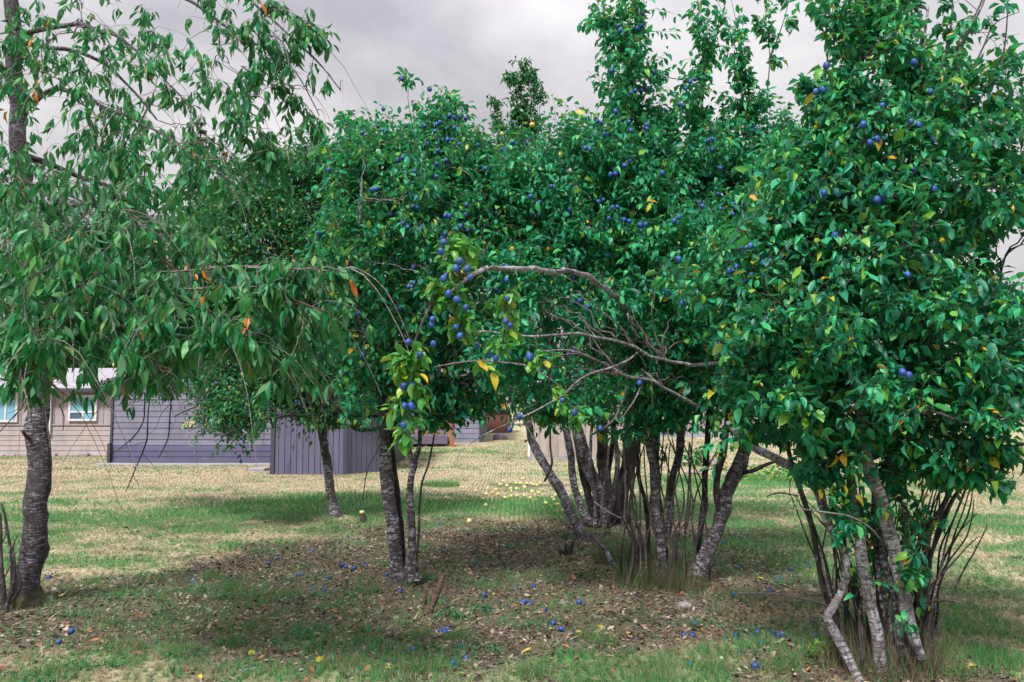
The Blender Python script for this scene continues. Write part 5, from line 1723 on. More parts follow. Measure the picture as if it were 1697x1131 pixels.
# right-hand plum clump
Y6 = gpt(1460, 1110)[1]
b6 = gbase(1465, 1105)
st6 = [
    S([(1424, 1140, Y6 - .15, 20), (1412, 1112, Y6 - .1, 16), (1398, 1080, Y6 - .05, 15), (1384, 1050, Y6, 15), (1375, 1024, Y6, 13), (1382, 1010, Y6, 14), (1393, 985, Y6, 13), (1402, 955, Y6, 13), (1400, 920, Y6, 12), (1385, 893, Y6, 13), (1370, 862, Y6, 14), (1358, 828, Y6 + .1, 15), (1342, 797, Y6 + .2, 16), (1312, 776, Y6 + .4, 15), (1275, 752, Y6 + .7, 14), (1235, 727, Y6 + 1, 13), (1205, 704, Y6 + 1.3, 10)],
      M_BARK_WH, sides=14, lumps=.12, label='white flecked crooked stem at the left of the clump', grow=False),
    S([(1535, 1132, Y6, 32), (1522, 1110, Y6, 28), (1507, 1085, Y6, 26), (1495, 1045, Y6, 24), (1488, 1005, Y6, 16), (1478, 968, Y6, 13), (1468, 930, Y6, 12), (1462, 880, Y6 + .1, 11), (1470, 800, Y6 + .1, 10), (1480, 700, Y6 + .1, 9), (1490, 560, Y6, 8), (1520, 400, Y6, 6), (1545, 250, Y6, 5), (1590, 90, Y6, 4), (1630, 5, Y6, 3), (1650, -70, Y6, 2)], M_BARK_PL, sides=14, flare=.2, lumps=.14, **{'from': .5}),
    S([(1528, 1090, Y6 - .1, 14), (1512, 1050, Y6 - .1, 20), (1502, 1010, Y6 - .1, 21), (1497, 968, Y6 - .1, 21), (1486, 920, Y6 - .1, 21), (1472, 880, Y6 - .1, 21), (1461, 845, Y6 - .1, 22), (1450, 812, Y6 - .1, 22), (1437, 775, Y6 - .1, 21), (1428, 720, Y6 - .1, 16), (1424, 640, Y6 - .1, 12), (1440, 500, Y6 - .1, 9), (1462, 360, Y6 - .1, 7), (1490, 280, Y6 - .1, 6), (1514, 188, Y6 - .1, 6), (1527, 101, Y6 - .1, 5), (1535, 10, Y6 - .1, 4)],
      M_BARK_WH, sides=16, lumps=.12, **{'from': .45}),
    S([(1460, 1125, Y6 - .05, 22), (1452, 1060, Y6 - .05, 19), (1445, 1000, Y6 - .05, 19), (1438, 955, Y6 - .05, 20), (1430, 915, Y6 - .05, 19), (1422, 870, Y6, 16), (1412, 810, Y6, 14), (1396, 720, Y6, 12), (1380, 600, Y6 + .1, 9), (1385, 450, Y6 + .1, 7), (1403, 289, Y6, 6), (1408, 218, Y6, 6), (1418, 151, Y6, 5.5), (1426, 67, Y6, 5), (1440, -10, Y6, 4)], M_BARK_WH, sides=14, **{'from': .45}),
    S([(1405, 1100, Y6 + .2, 9), (1378, 1015, Y6 + .2, 9), (1363, 966, Y6 + .2, 9), (1349, 902, Y6 + .2, 9), (1335, 850, Y6 + .2, 9), (1325, 812, Y6 + .2, 8), (1305, 720, Y6 + .2, 7), (1290, 600, Y6 + .1, 5), (1300, 450, Y6, 4)], M_BARK_DK, **{'from': .6}),
    S([(1526, 1080, Y6 + .2, 10), (1520, 1020, Y6 + .2, 9), (1518, 985, Y6 + .2, 9), (1530, 936, Y6 + .2, 9), (1546, 870, Y6 + .2, 10), (1566, 828, Y6 + .2, 9), (1590, 780, Y6 + .2, 8), (1605, 748, Y6 + .15, 7), (1625, 700, Y6 + .1, 6), (1650, 600, Y6, 5), (1660, 450, Y6, 4)], M_TWIG, **{'from': .6}),
    S([(1500, 1080, Y6 + .3, 9), (1515, 1000, Y6 + .3, 8), (1537, 940, Y6 + .3, 8), (1551, 895, Y6 + .3, 7), (1575, 830, Y6 + .2, 7), (1611, 797, Y6, 5), (1645, 781, Y6 - .2, 4), (1668, 770, Y6 - .3, 2.5)], M_BARK_DK, grow=False),
    S([(1480, 1120, Y6 + .1, 14), (1470, 1040, Y6 + .1, 12), (1458, 960, Y6 + .1, 11), (1452, 880, Y6 + .2, 10), (1458, 800, Y6 + .2, 9), (1500, 700, Y6 + .2, 8), (1516, 600, Y6 + .2, 6), (1560, 420, Y6 + .1, 5)], M_BARK_PL, **{'from': .55}),
    S([(1440, 1120, Y6 + .2, 12), (1425, 1040, Y6 + .25, 11), (1410, 960, Y6 + .25, 10), (1400, 880, Y6 + .3, 9), (1395, 800, Y6 + .3, 8), (1350, 680, Y6 + .3, 7), (1300, 560, Y6 + .2, 5), (1250, 450, Y6 + .1, 3)], M_BARK_DK, **{'from': .55}),
    S([(1428, 640, Y6 - .1, 8), (1380, 590, Y6 - .2, 7), (1340, 540, Y6 - .3, 5), (1290, 500, Y6 - .4, 3)], M_TWIG, 'limb'),
    S([(1424, 660, Y6 - .1, 7), (1500, 610, Y6 - .3, 6), (1580, 560, Y6 - .4, 5), (1650, 530, Y6 - .4, 3)], M_TWIG, 'limb'),
    S([(1455, 390, Y6 - .1, 7), (1483, 326, Y6 - .1, 7), (1524, 279, Y6 - .2, 6), (1550, 249, Y6 - .2, 5), (1600, 150, Y6 - .2, 4), (1577, 104, Y6 - .2, 4), (1594, 67, Y6 - .2, 4), (1628, 5, Y6 - .2, 3), (1640, -60, Y6 - .2, 2)], M_TWIG, 'limb'),
    S([(1480, 700, Y6 - .2, 6), (1540, 680, Y6 - .5, 5), (1600, 700, Y6 - .6, 4), (1680, 690, Y6 - .7, 3)], M_BARK_DK, 'limb'),
    S([(1330, 990, Y6 + .1, 1.5), (1300, 985, Y6, 3), (1225, 982, Y6 - .1, 2)], M_TWIG, 'limb', grow=False),
    S([(1372, 1005, Y6 + .1, 3.5), (1335, 992, Y6, 3), (1295, 984, Y6, 2.6), (1222, 983, Y6, 1.6)], M_TWIG, 'limb', grow=False),
    S([(1325, 822, Y6, 2.5), (1300, 818, Y6, 3), (1285, 820, Y6, 2.6), (1270, 825, Y6, 2)], M_TWIG, 'limb', grow=False),
    S([(1530, 1000, Y6, 3), (1565, 996, Y6 - .1, 4), (1590, 1000, Y6 - .2, 3), (1603, 991, Y6 - .2, 2)], M_TWIG, 'limb', grow=False),
    S([(1540, 970, Y6 + .1, 3), (1575, 935, Y6, 3), (1600, 910, Y6, 2), (1622, 892, Y6, 1.4)], M_TWIG, 'limb', grow=False),
    S([(1290, 838, Y6 - .1, 2), (1360, 848, Y6 - .3, 3), (1410, 856, Y6 - .3, 3.4), (1440, 875, Y6 - .3, 3.4), (1462, 900, Y6 - .2, 2)], M_TWIGPALE, 'limb', grow=False),
]
for k in range(50):
    rk = random.Random(500 + k)
    px = 1392 + rk.random() * 150
    dx = (px - 1465) * .75
    dY = rk.uniform(-.02, .5)
    hh = rk.uniform(0.55, 1.0)
    st6.append(S([(px, 1112, Y6 + dY, rk.uniform(3, 6)), (px + dx * .2 + rk.uniform(-9, 9), 1112 - 110 * hh, Y6 + dY, 4.2), (px + dx * .5 + rk.uniform(-14, 14), 1112 - 220 * hh, Y6 + dY, 3.4), (px + dx * .9 + rk.uniform(-22, 22), 1112 - 330 * hh, Y6 + dY, 2.6),
                  (px + dx * 1.3 + rk.uniform(-34, 34), 1112 - 420 * hh, Y6 + dY, 1.6)], M_TWIG if k % 3 else M_BARK_DK, 'sucker', sides=5, grow=(k % 4 == 0)))
bl6 = [(1320, 270, 60, 45, Y6 + .3, .3, 24), (1230, 540, 60, 70, Y6 + .4, .4, 20), (1610, 790, 60, 20, Y6 - .2, .2, 8), (1540, 800, 40, 40, Y6, .2, 6), (1400, 840, 50, 40, Y6 - .1, .2, 5), (1380, 70, 10, 50, Y6, .2, 3), (1335, 300, 30, 30, Y6, .3, 14), (1300, 400, 90, 50, Y6 + .1, .5, 30), (1200, 480, 90, 70, Y6 + .3, .4, 28), (1660, 130, 40, 40, Y6 - .2, .4, 6), (1250, 720, 60, 25, Y6 + .4, .3, 10), (1428, 50, 30, 60, Y6, .35, 16), (1395, 120, 22, 70, Y6, .3, 8), (1490, 60, 60, 70, Y6, .4, 18), (1560, 140, 60, 80, Y6, .5, 20), (1480, 200, 90, 70, Y6, .5, 38), (1400, 200, 60, 70, Y6, .5, 32), (1620, 215, 80, 55, Y6 - .1, .5, 30), (1362, 270, 30, 40, Y6, .4, 18),
       (1550, 300, 120, 80, Y6, .6, 50), (1420, 320, 110, 70, Y6, .6, 62), (1670, 310, 60, 80, Y6 - .2, .5, 26), (1330, 350, 90, 60, Y6 + .1, .5, 40), (1480, 430, 150, 80, Y6, .8, 90), (1300, 450, 110, 70, Y6, .6, 56), (1560, 520, 120, 70, Y6 - .1, .7, 66), (1400, 540, 150, 80, Y6 - .1, .8, 90),
       (1270, 560, 100, 60, Y6, .6, 42), (1650, 600, 80, 60, Y6 - .3, .5, 36), (1500, 640, 160, 70, Y6 - .1, .8, 90), (1330, 650, 110, 60, Y6, .6, 56), (1640, 680, 80, 50, Y6 - .3, .5, 34), (1390, 730, 90, 40, Y6, .5, 36), (1530, 720, 80, 30, Y6, .5, 22), (1360, 780, 50, 25, Y6, .3, 14), (1480, 770, 60, 30, Y6 + .1, .3, 12),
       (1660, 760, 40, 30, Y6 - .3, .2, 7), (1650, 520, 70, 30, Y6 - .3, .4, 10), (1250, 660, 70, 40, Y6 + .3, .4, 22), (1780, 300, 90, 250, Y6 - .2, .6, 40), (1780, 650, 80, 120, Y6 - .3, .5, 24), (1620, 380, 70, 40, Y6, .4, 18), (1460, 860, 90, 70, Y6 + .2, .4, 14), (1470, 950, 80, 60, Y6 + .2, .3, 7)]
sh6 = [([(1470, 120, Y6), (1462, 40, Y6), (1458, -20, Y6)], .9, False), ([(1560, 120, Y6), (1575, 50, Y6), (1580, -20, Y6)], .9, False), ([(1510, 140, Y6), (1500, 60, Y6), (1504, -20, Y6)], .9, False), ([(1400, 160, Y6), (1404, 80, Y6), (1410, -10, Y6)], .9, False), ([(1310, 330, Y6), (1318, 270, Y6), (1330, 225, Y6)], .9, False), ([(1365, 160, Y6), (1372, 90, Y6), (1380, 20, Y6), (1382, -20, Y6)], .8, False), ([(1342, 240, Y6), (1348, 170, Y6), (1350, 140, Y6), (1338, 145, Y6)], .9, False), ([(1660, 110, Y6 - .2), (1668, 50, Y6 - .2), (1670, 0, Y6 - .2)], .4, False),
       ([(1600, 130, Y6 - .2), (1630, 80, Y6 - .2), (1645, 40, Y6 - .2), (1690, 20, Y6 - .2)], .5, False), ([(1560, 760, Y6 - .2), (1610, 730, Y6 - .3), (1660, 740, Y6 - .4), (1680, 790, Y6 - .4)], .8, False), ([(1590, 790, Y6 - .2), (1630, 790, Y6 - .3), (1650, 800, Y6 - .4), (1676, 810, Y6 - .4)], .7, False),
       ([(1410, 900, Y6 - .2), (1395, 850, Y6 - .25)], .8, False), ([(1530, 950, Y6 - .2), (1510, 900, Y6 - .2), (1505, 860, Y6 - .2)], .8, False), ([(1490, 1050, Y6 - .25), (1500, 1025, Y6 - .25)], .5, False)]
make_tree('plum_bush', 'large leafy plum clump in the right foreground on many crooked pale stems', 'tree', b6, st6, bl6, M_PLUM, M_BARK_PL, M_TWIG,
          leaf=0.072, per=17, picks=300, seed=61, dens=1.75, plums=26, plum_zone=[(1420, 60, 60, 1), (1500, 240, 120, 1), (1400, 280, 80, .8), (1540, 230, 60, .6), (1650, 125, 50, 1), (1260, 190, 60, .4), (1180, 450, 100, .5), (1330, 540, 80, .3), (1480, 450, 150, .15)],
          shoots=sh6, minlen=.2)
print('LEAVES', LEAFCOUNT)

# ------------------------------------------------------------------ trees beyond the houses
def far_tree(label, px, Y, top, w, seed, hang=.35, n=130, group='trees beyond the houses', leaf=.34, mat=M_FAR, cat='tree', bot=None):
    yb = bot or 700
    h = yb - top
    st = [S([(px, 735, Y, w * .06), (px + 3, 690, Y, w * .05), (px - 2, top + h * .55, Y, w * .04), (px + 4, top + h * .15, Y, w * .012)], M_BARK_DK, 'trunk', step=.4, wob=2, sides=7, **{'from': .3})]
    bl = [(px, top + h * .22, w * .22, h * .2, Y, w * .22 / F * Y, int(n * .22)), (px - w * .12, top + h * .45, w * .36, h * .24, Y, w * .3 / F * Y, int(n * .4)), (px + w * .14, top + h * .62, w * .38, h * .26, Y, w * .3 / F * Y, int(n * .4))]
    x, y, z = gbase(px, 735)
    make_tree('background_tree', label, cat, (at(px, 735, Y)[0], Y, float(terrain(at(px, 735, Y)[0], Y))), st, bl, mat, M_BARK_DK, M_TWIG, leaf=leaf, aspect=.7, droop=.2, per=30, dens=2.6, picks=0, seed=seed, tmpl='tiny', minlen=.9, twig_r=.012, group=group)


far_tree('broad yellow green tree over the roof of the tan house', 150, 42, 470, 300, 71)
far_tree('round green tree behind the grey violet house', 330, 48, 440, 320, 72)
far_tree('green tree beyond the far left edge of the tan house', -60, 46, 430, 300, 73)
far_tree('mid green tree behind the dark grey house', 560, 52, 460, 280, 74)
far_tree('green tree beyond the red brown shed', 800, 60, 500, 300, 75)
far_tree('green tree behind the left end of the long beige house', 1060, 58, 480, 280, 76)
far_tree('green tree behind the right end of the long beige house', 1290, 60, 500, 280, 77)
far_tree('low green tree at the right beyond the dry grass', 1520, 70, 560, 320, 78)
far_tree('pale green tree standing against the sky at the right edge', 1640, 75, 478, 120, 79, n=110, leaf=.26)
far_tree('low dark tree behind the blue bucket at the far right', 1760, 72, 560, 240, 80)


def fir(px, Y, top, w, seed, label):
    r = np.random.default_rng(seed)
    x, _, _ = at(px, 700, Y)
    zb = float(terrain(x, Y))
    zt = at(px, top, Y)[2]
    H = zt - zb
    R0 = w / F * Y / 2
    root = empty('fir_tree', (x, Y, zb))
    tag(root, label, 'tree', 'dark firs far behind')
    P = np.array([(0, 0, z) for z in np.linspace(-.1, H, 12)], float)
    V, q, bk = tubes_np(P[None], np.linspace(.35, .02, 12)[None], 8)
    link('trunk', mesh_np('trunk', V, q, M_BARK_DK, {'bark': ('FLOAT_VECTOR', bk)}, smooth=True), root)
    Vs, tt = [], []
    z = H * .12
    while z < H * .99:
        f = 1 - z / H
        Rb = R0 * (f ** .8) * r.uniform(.75, 1.15) + .15
        nb = int(6 + 6 * f)
        for k in range(nb):
            a = r.uniform(0, math.tau)
            d = np.array((math.cos(a), math.sin(a), 0))
            s = np.array((-d[1], d[0], 0))
            Lb = Rb * r.uniform(.6, 1.1)
            m = max(5, int(Lb / .22))
            for j in range(m):
                u = (j + 1) / m
                c = d * Lb * u + np.array((0, 0, z - Lb * .30 * u + Lb * .12 * u * u))
                for sgn in (-1, 1):
                    wd = (.28 + .55 * (1 - u)) * min(1, Lb / 1.5) * r.uniform(.7, 1.3)
                    tip = c + s * sgn * wd + d * wd * .6 + np.array((0, 0, -.18 * wd + r.normal(0, .05)))
                    e = .09
                    Vs += [c - d * e, c + d * e + np.array((0, 0, .03)), tip]
                    Vs += [c + np.array((0, 0, -e)), c + np.array((0, 0, e)), tip]
                    tt += [r.random()] * 6
        z += H * .022 + .05
    Vs = np.array(Vs)
    Fc = np.arange(len(Vs)).reshape(-1, 3)
    o = link('foliage', mesh_np('foliage', Vs, Fc, M_FIR, {'tint': ('FLOAT', np.array(tt) * .9)}), root)
    o['kind'] = 'stuff'


fir(318, 56, 190, 190, 1, 'tallest dark fir showing through the cherry leaves')
fir(225, 60, 250, 170, 2, 'shorter dark fir left of the tallest one behind the cherry')
fir(398, 64, 330, 130, 3, 'small fir tip right of the tallest fir behind the cherry')

# ------------------------------------------------------------------ things lying on the ground
GF = lambda x, y: float(terrain(x, y) + (fbm(np.array([x * 9.0]), np.array([y * 9.0]), 77, 3)[0] - 0.5) * 0.035 * (1 - float(sstep(10, 14, y))))
LANDMARKS = [(60, 1000, 'the mossy cherry trunk'), (556, 860, 'the slender leaning trunk'), (668, 960, 'the twin plum trunks'), (722, 995, 'the broken red stump'), (940, 885, 'the pear stems'),
             (1100, 975, 'the thatched plum clump'), (1420, 1100, 'the right-hand plum clump')]
ORD = ['nearest', 'second nearest', 'third nearest', 'fourth nearest', 'fifth nearest', 'sixth nearest', 'seventh nearest', 'eighth nearest', 'ninth nearest', 'tenth nearest', 'eleventh nearest', 'twelfth nearest',
       'thirteenth nearest', 'fourteenth nearest', 'fifteenth nearest', 'sixteenth nearest', 'seventeenth nearest', 'eighteenth nearest', 'nineteenth nearest', 'twentieth nearest']
ORD += ['twenty-%s nearest' % w for w in ('first', 'second', 'third', 'fourth', 'fifth', 'sixth', 'seventh', 'eighth', 'ninth')]


def relabel(items, noun):
    """items: (px, py, object) -> every label names a landmark, a side and a rank"""
    bins = {}
    for (px, py, o) in items:
        lm = min(LANDMARKS, key=lambda l: math.hypot(px - l[0], (py - l[1]) * 1.6))
        dx, dy = px - lm[0], (py - lm[1]) * 1.6
        side = ('left of' if dx < 0 else 'right of') if abs(dx) > abs(dy) else ('beyond' if dy < 0 else 'in front of')
        bins.setdefault((lm[2], side), []).append((math.hypot(dx, dy), o))
    for (lm, side), lst in bins.items():
        lst.sort(key=lambda t_: t_[0])
        for i, (_, o) in enumerate(lst):
            o['label'] = '%s %s %s%s' % (noun, side, lm, ', %s to it' % ORD[i] if len(lst) > 1 else '')


rg = np.random.default_rng(99)
PL = [(320, 965), (446, 936), (460, 927), (519, 918), (490, 958), (500, 956), (520, 979), (538, 980), (546, 959), (118, 1051), (97, 1069), (81, 959), (568, 938), (574, 941), (587, 943), (606, 941), (640, 956), (663, 984), (734, 914),
      (787, 937), (880, 896), (856, 977), (884, 975), (803, 990), (869, 1002), (880, 1002), (903, 1015), (960, 1001), (916, 1035), (930, 1047), (730, 1048), (737, 1051), (742, 1045), (684, 1081), (763, 1072), (772, 1094), (752, 1102), (577, 891), (729, 870), (805, 1010),
      (1216, 988), (1275, 983), (1152, 1036), (1134, 1057), (1148, 1057), (1220, 1055), (1255, 1050), (1282, 1051), (1290, 1057), (1298, 1056), (1261, 1070), (1350, 1060), (1252, 1107), (1144, 1108), (1310, 947), (1222, 945), (1342, 941), (1290, 961), (1352, 972),
      (1179, 937), (1198, 902), (750, 855), (890, 893)]
items = []
for (px, py) in PL:
    x, y, z = gpt(px, py)
    o = link('fallen_plum', ME_PLUM, None, (x, y, GF(x, y) + .013))
    s = rg.uniform(.95, 1.2)
    o.scale = (s, s, s)
    o.rotation_euler = (rg.uniform(0, 3), rg.uniform(0, 3), rg.uniform(0, 6))
    tag(o, '', 'plum', 'blue plums fallen on the ground')
    o['category'] = 'plum'
    items.append((px, py, o))
relabel(items, 'fallen blue plum')
items = []
for (px, py) in ((501, 957), (510, 960), (455, 1063), (444, 1060), (462, 1067), (792, 1069), (1349, 1033), (303, 982), (837, 875), (620, 1030)):
    x, y, z = gpt(px, py)
    o = link('rotten_plum', ME_ROT, None, (x, y, GF(x, y) + .012))
    o.rotation_euler = (0, rg.uniform(-.2, .2), rg.uniform(0, 6))
    o.scale = (1.15, .95, .9)
    tag(o, '', None, 'black rotten plums on the ground')
    o['category'] = 'plum'
    items.append((px, py, o))
relabel(items, 'shrivelled black plum')
AP = [(822, 814), (808, 812), (805, 822), (826, 823), (829, 806), (840, 808), (846, 813), (847, 817), (869, 810), (856, 813), (857, 825), (847, 826), (837, 828), (855, 804), (862, 804), (873, 804), (880, 805), (885, 806), (890, 807), (896, 804),
      (882, 818), (892, 820), (866, 796), (869, 825), (916, 828), (918, 832), (904, 837), (921, 824), (739, 829), (744, 830), (722, 816), (767, 811), (769, 816), (963, 818), (968, 830), (788, 817), (805, 841), (778, 868), (934, 850), (800, 830), (878, 829), (835, 800)]
APL = [(858, 815, 'the pear tree'), ]
items = []
for (px, py) in AP:
    x, y, z = gpt(px, py)
    o = link('fallen_apple', ME_APPLE, None, (x, y, float(terrain(x, y)) + .032))
    s = rg.uniform(.8, 1.1) * (1.25 if (px, py) == (778, 868) else 1)
    o.scale = (s, s, s)
    o.rotation_euler = (rg.uniform(0, 3), rg.uniform(0, 3), rg.uniform(0, 6))
    o['category'] = 'apple'
    o['group'] = 'pale yellow apples fallen beyond the trees'
    items.append((px, py, o))
items.sort(key=lambda t_: (t_[0]))
rows = {}
for (px, py, o) in items:
    k = 'on the far bare patch' if py < 811 else ('on the grass before the bare patch' if py < 821 else ('in the bright green strip' if py < 834 else 'on the dark soil'))
    rows.setdefault(k, []).append(o)
FIRST = ['leftmost', 'second from the left', 'third from the left', 'fourth from the left', 'fifth from the left', 'sixth from the left', 'seventh from the left', 'eighth from the left', 'ninth from the left', 'tenth from the left', 'eleventh from the left',
         'twelfth from the left', 'thirteenth from the left', 'fourteenth from the left', 'fifteenth from the left', 'sixteenth from the left']
for k, lst in rows.items():
    for i, o in enumerate(lst):
        o['label'] = 'pale yellow apple %s, %s' % (k, FIRST[min(i, 15)])
for (px, py, lb) in ((816, 820, 'orange yellow apple among the pale ones on the far grass'), (924, 840, 'large ripe yellow apple beside the leaning pear stem')):
    x, y, z = gpt(px, py)
    o = link('fallen_apple', ME_APPLEO, None, (x, y, float(terrain(x, y)) + .035))
    tag(o, lb, 'apple')

# fallen leaves, one by one
M_LY = plain_mat('yellow_leaf', (0.55, 0.42, 0.04), .5, .3, 30)
M_LO = plain_mat('orange_leaf', (0.45, 0.15, 0.05), .6, .4, 30)
M_LB = plain_mat('brown_leaf', (0.30, 0.13, 0.07), .7, .4, 30)


def flat_leaf(m, asp, f, c, w, nm):
    V = deform(HI_V, asp, f, c, w)[0]
    return mesh_np(nm, V, HI_F, m, smooth=True)


LM = {'y': [flat_leaf(M_LY, .55, .15, .3, .6, 'leaf'), flat_leaf(M_LY, .5, .5, .1, -1, 'leaf')], 'o': [flat_leaf(M_LO, .42, .5, .5, 1, 'leaf'), flat_leaf(M_LO, .5, .2, -.4, 1, 'leaf')], 'b': [flat_leaf(M_LB, .45, .7, .6, 1, 'leaf'), flat_leaf(M_LB, .4, .3, -.5, 1, 'leaf')]}
LV = [(359, 887, 'o'), (129, 919, 'y'), (244, 961, 'o'), (170, 968, 'y'), (96, 992, 'y'), (352, 1024, 'o'), (247, 1047, 'b'), (284, 1043, 'b'), (175, 1066, 'o'), (148, 1065, 'o'), (319, 1047, 'b'), (376, 1056, 'o'), (495, 1032, 'o'), (165, 1105, 'o'), (440, 1094, 'o'), (282, 1105, 'o'),
      (422, 1085, 'y'), (494, 1083, 'b'), (524, 1101, 'y'), (553, 1110, 'y'), (45, 1098, 'o'), (8, 1050, 'o'), (497, 1002, 'o'), (439, 986, 'y'), (458, 985, 'y'), (254, 853, 'y'), (439, 848, 'y'), (333, 1129, 'y'), (624, 981, 'y'), (632, 983, 'y'), (777, 948, 'y'), (809, 946, 'o'),
      (625, 933, 'o'), (827, 985, 'y'), (849, 1005, 'o'), (971, 983, 'y'), (1015, 984, 'o'), (995, 1041, 'y'), (957, 1050, 'y'), (1037, 1056, 'y'), (1091, 1076, 'y'), (1094, 1012, 'o'), (1111, 1082, 'o'), (1066, 1115, 'y'), (864, 1086, 'y'), (842, 1086, 'y'), (771, 1120, 'y'),
      (605, 1116, 'o'), (638, 1112, 'y'), (716, 1042, 'o'), (933, 983, 'y'), (955, 964, 'o'), (1016, 1074, 'y'), (1236, 926, 'y'), (1255, 959, 'y'), (1311, 959, 'y'), (1164, 959, 'y'), (1292, 938, 'y'), (1179, 1098, 'o'), (1132, 1095, 'o'), (1656, 1071, 'o'), (1621, 1111, 'y'),
      (1335, 1017, 'y'), (1357, 1011, 'o'), (1345, 1112, 'o'), (1161, 1045, 'o'), (1154, 1070, 'o'), (1246, 945, 'b'), (1180, 975, 'b'), (590, 1052, 'b'), (560, 1020, 'b'), (1060, 1040, 'b'), (1100, 1052, 'b'), (700, 1110, 'b'), (220, 1090, 'b'), (130, 1085, 'b'), (660, 1020, 'o'), (520, 1120, 'o'),
      (960, 1100, 'b'), (1010, 1110, 'b'), (930, 1075, 'o'), (60, 1070, 'b'), (400, 1030, 'b'), (570, 1075, 'b'), (270, 870, 'y'), (470, 905, 'y'), (500, 880, 'o'), (620, 990, 'b'), (835, 960, 'b'), (690, 1035, 'b'), (1230, 1020, 'b'), (1075, 1090, 'b'), (1320, 1080, 'b'), (1400, 1040, 'b')]
by = {'y': [], 'o': [], 'b': []}
for i, (px, py, c_) in enumerate(LV):
    x, y, z = gpt(px, py)
    o = link('fallen_leaf', LM[c_][i % 2], None, (x, y, GF(x, y) + .018))
    s = rg.uniform(.05, .085) * (1.0 if py > 930 else .85)
    o.scale = (s, s, s)
    o.rotation_euler = (rg.normal(0, .3), rg.normal(0, .3), rg.uniform(0, 6))
    o['category'] = 'leaf'
    o['group'] = {'y': 'yellow leaves fallen on the ground', 'o': 'orange leaves fallen on the ground', 'b': 'brown curled leaves fallen on the ground'}[c_]
    by[c_].append((px, py, o))
relabel(by['y'], 'fallen yellow leaf')
relabel(by['o'], 'fallen orange leaf')
relabel(by['b'], 'curled brown leaf')


# sticks, stumps
def stick(name, pts, mat, label, cat, seed=0, lumps=.12):
    """pts: (px, py, dY, w px, height above ground or None)"""
    P, R = [], []
    for (px, py, dY, w) in pts:
        Y = base_Y(pts) + dY
        P.append(at(px, py, Y))
        R.append(w / F * Y / 2)
    Q = catmull(np.array([(*p_, r_) for p_, r_ in zip(P, R)]), .03)
    o0 = tuple(Q[0, :3])
    me = stem_mesh(name, Q[:, :3], Q[:, 3], mat, o0, 8, 0, seed, lumps)
    o = link(name, me, None, o0)
    tag(o, label, cat)
    return o


def base_Y(pts):
    lo = max(pts, key=lambda t_: t_[1])
    return gpt(lo[0], lo[1])[1]


stick('broken_stump', [(712, 1018, 0, 8), (722, 992, .05, 10), (731, 968, .1, 9), (735, 950, .12, 6)], M_DEADRED, 'leaning broken red brown stump in front of the twin plum trunks', 'stump', 1, .2)
stick('broken_stump', [(700, 1004, 0, 6), (705, 985, .05, 6), (709, 972, .05, 3)], M_DEADRED, 'short red brown stub left of the broken red stump', 'stump', 2, .2)
stick('broken_branch', [(744, 998, 0, 3), (738, 985, .0, 3), (741, 965, .1, 2), (748, 955, .1, 1.5)], M_DEADRED, 'thin broken twig standing right of the broken red stump', 'branch', 3)
stick('dead_branch', [(1016, 938, 0, 8), (1005, 915, .1, 7), (990, 897, .2, 6), (980, 884, .3, 3)], M_BARK_PL, 'dead grey branch leaning on the ground between the two clumps', 'branch', 4)
stick('dead_branch', [(380, 1117, .0, 5), (405, 1112, .05, 6), (432, 1106, .12, 4)], M_BARK_WH, 'bleached white stick lying in the lower left grass', 'branch', 5)
x, y, z = gpt(938, 920)
ls = empty('low_stump', (x, y, z - .02))
tag(ls, 'low dark jagged stump left of the thatched plum clump', 'stump')
rs_ = np.random.default_rng(12)
for k in range(9):
    a_ = rs_.uniform(0, math.tau)
    ox, oy = .055 * math.cos(a_), .045 * math.sin(a_)
    hh = rs_.uniform(.07, .19)
    Q = np.array([(x + ox * t_ * 1.0 + ox * .5, y + oy * t_ + oy * .5, z - .03 + hh * t_) for t_ in np.linspace(0, 1, 6)])
    link('broken_stem', stem_mesh('broken_stem', Q, np.linspace(.026, .008, 6) * rs_.uniform(.7, 1.3), M_BARK_DK, np.array(ls.location), 7, 0, k, .25), ls)
stick('low_stump', [(601, 866, 0, 13), (601, 859, 0, 11), (600, 853, 0, 7)], M_BARK_DK, 'tiny dark stump with a pale apple on top, by the slender trunk', 'stump', 7, .2)
x, y, z = gpt(601, 866)
o = link('apple', ME_APPLE, None, at(600, 849, y))
tag(o, 'pale apple sitting on the tiny stump beside the slender trunk', 'apple')
stick('dead_branch', [(985, 832, .0, 2.5), (1010, 850, -.6, 3), (1035, 862, -1, 3), (1062, 880, -1.5, 3)], M_TWIGPALE, 'thin pale stick leaning across the pear stems', 'branch', 8)
# bare sapling at the left edge
bsr = empty('bare_sapling', gbase(12, 1005))
tag(bsr, 'leafless dark sapling left of the mossy cherry trunk', 'sapling')
yb_ = gpt(12, 1005)[1]
for i, pts in enumerate(([(8, 1010, 10), (4, 960, 8), (2, 900, 5), (0, 850, 3)], [(10, 1010, 9), (20, 965, 6), (17, 910, 4.5), (10, 860, 4), (3, 832, 3)], [(18, 985, 5), (24, 940, 4), (22, 905, 3), (31, 885, 2)], [(6, 960, 3), (16, 940, 2), (26, 915, 1.6)],
                         [(12, 1008, 6), (28, 985, 5), (34, 960, 3), (24, 930, 2)], [(3, 900, 2), (10, 885, 1.6), (8, 870, 1.2)], [(-10, 1000, 6), (-14, 930, 5), (-4, 880, 3)])):
    P, R = stroke([(a_, b_, yb_ - .15, c_) for a_, b_, c_ in pts], .03, .6, i)
    link('stem' if i < 3 else 'twig', stem_mesh('stem', P, R, M_BARK_DK, np.array(bsr.location), 6, 0, i, .1), bsr)


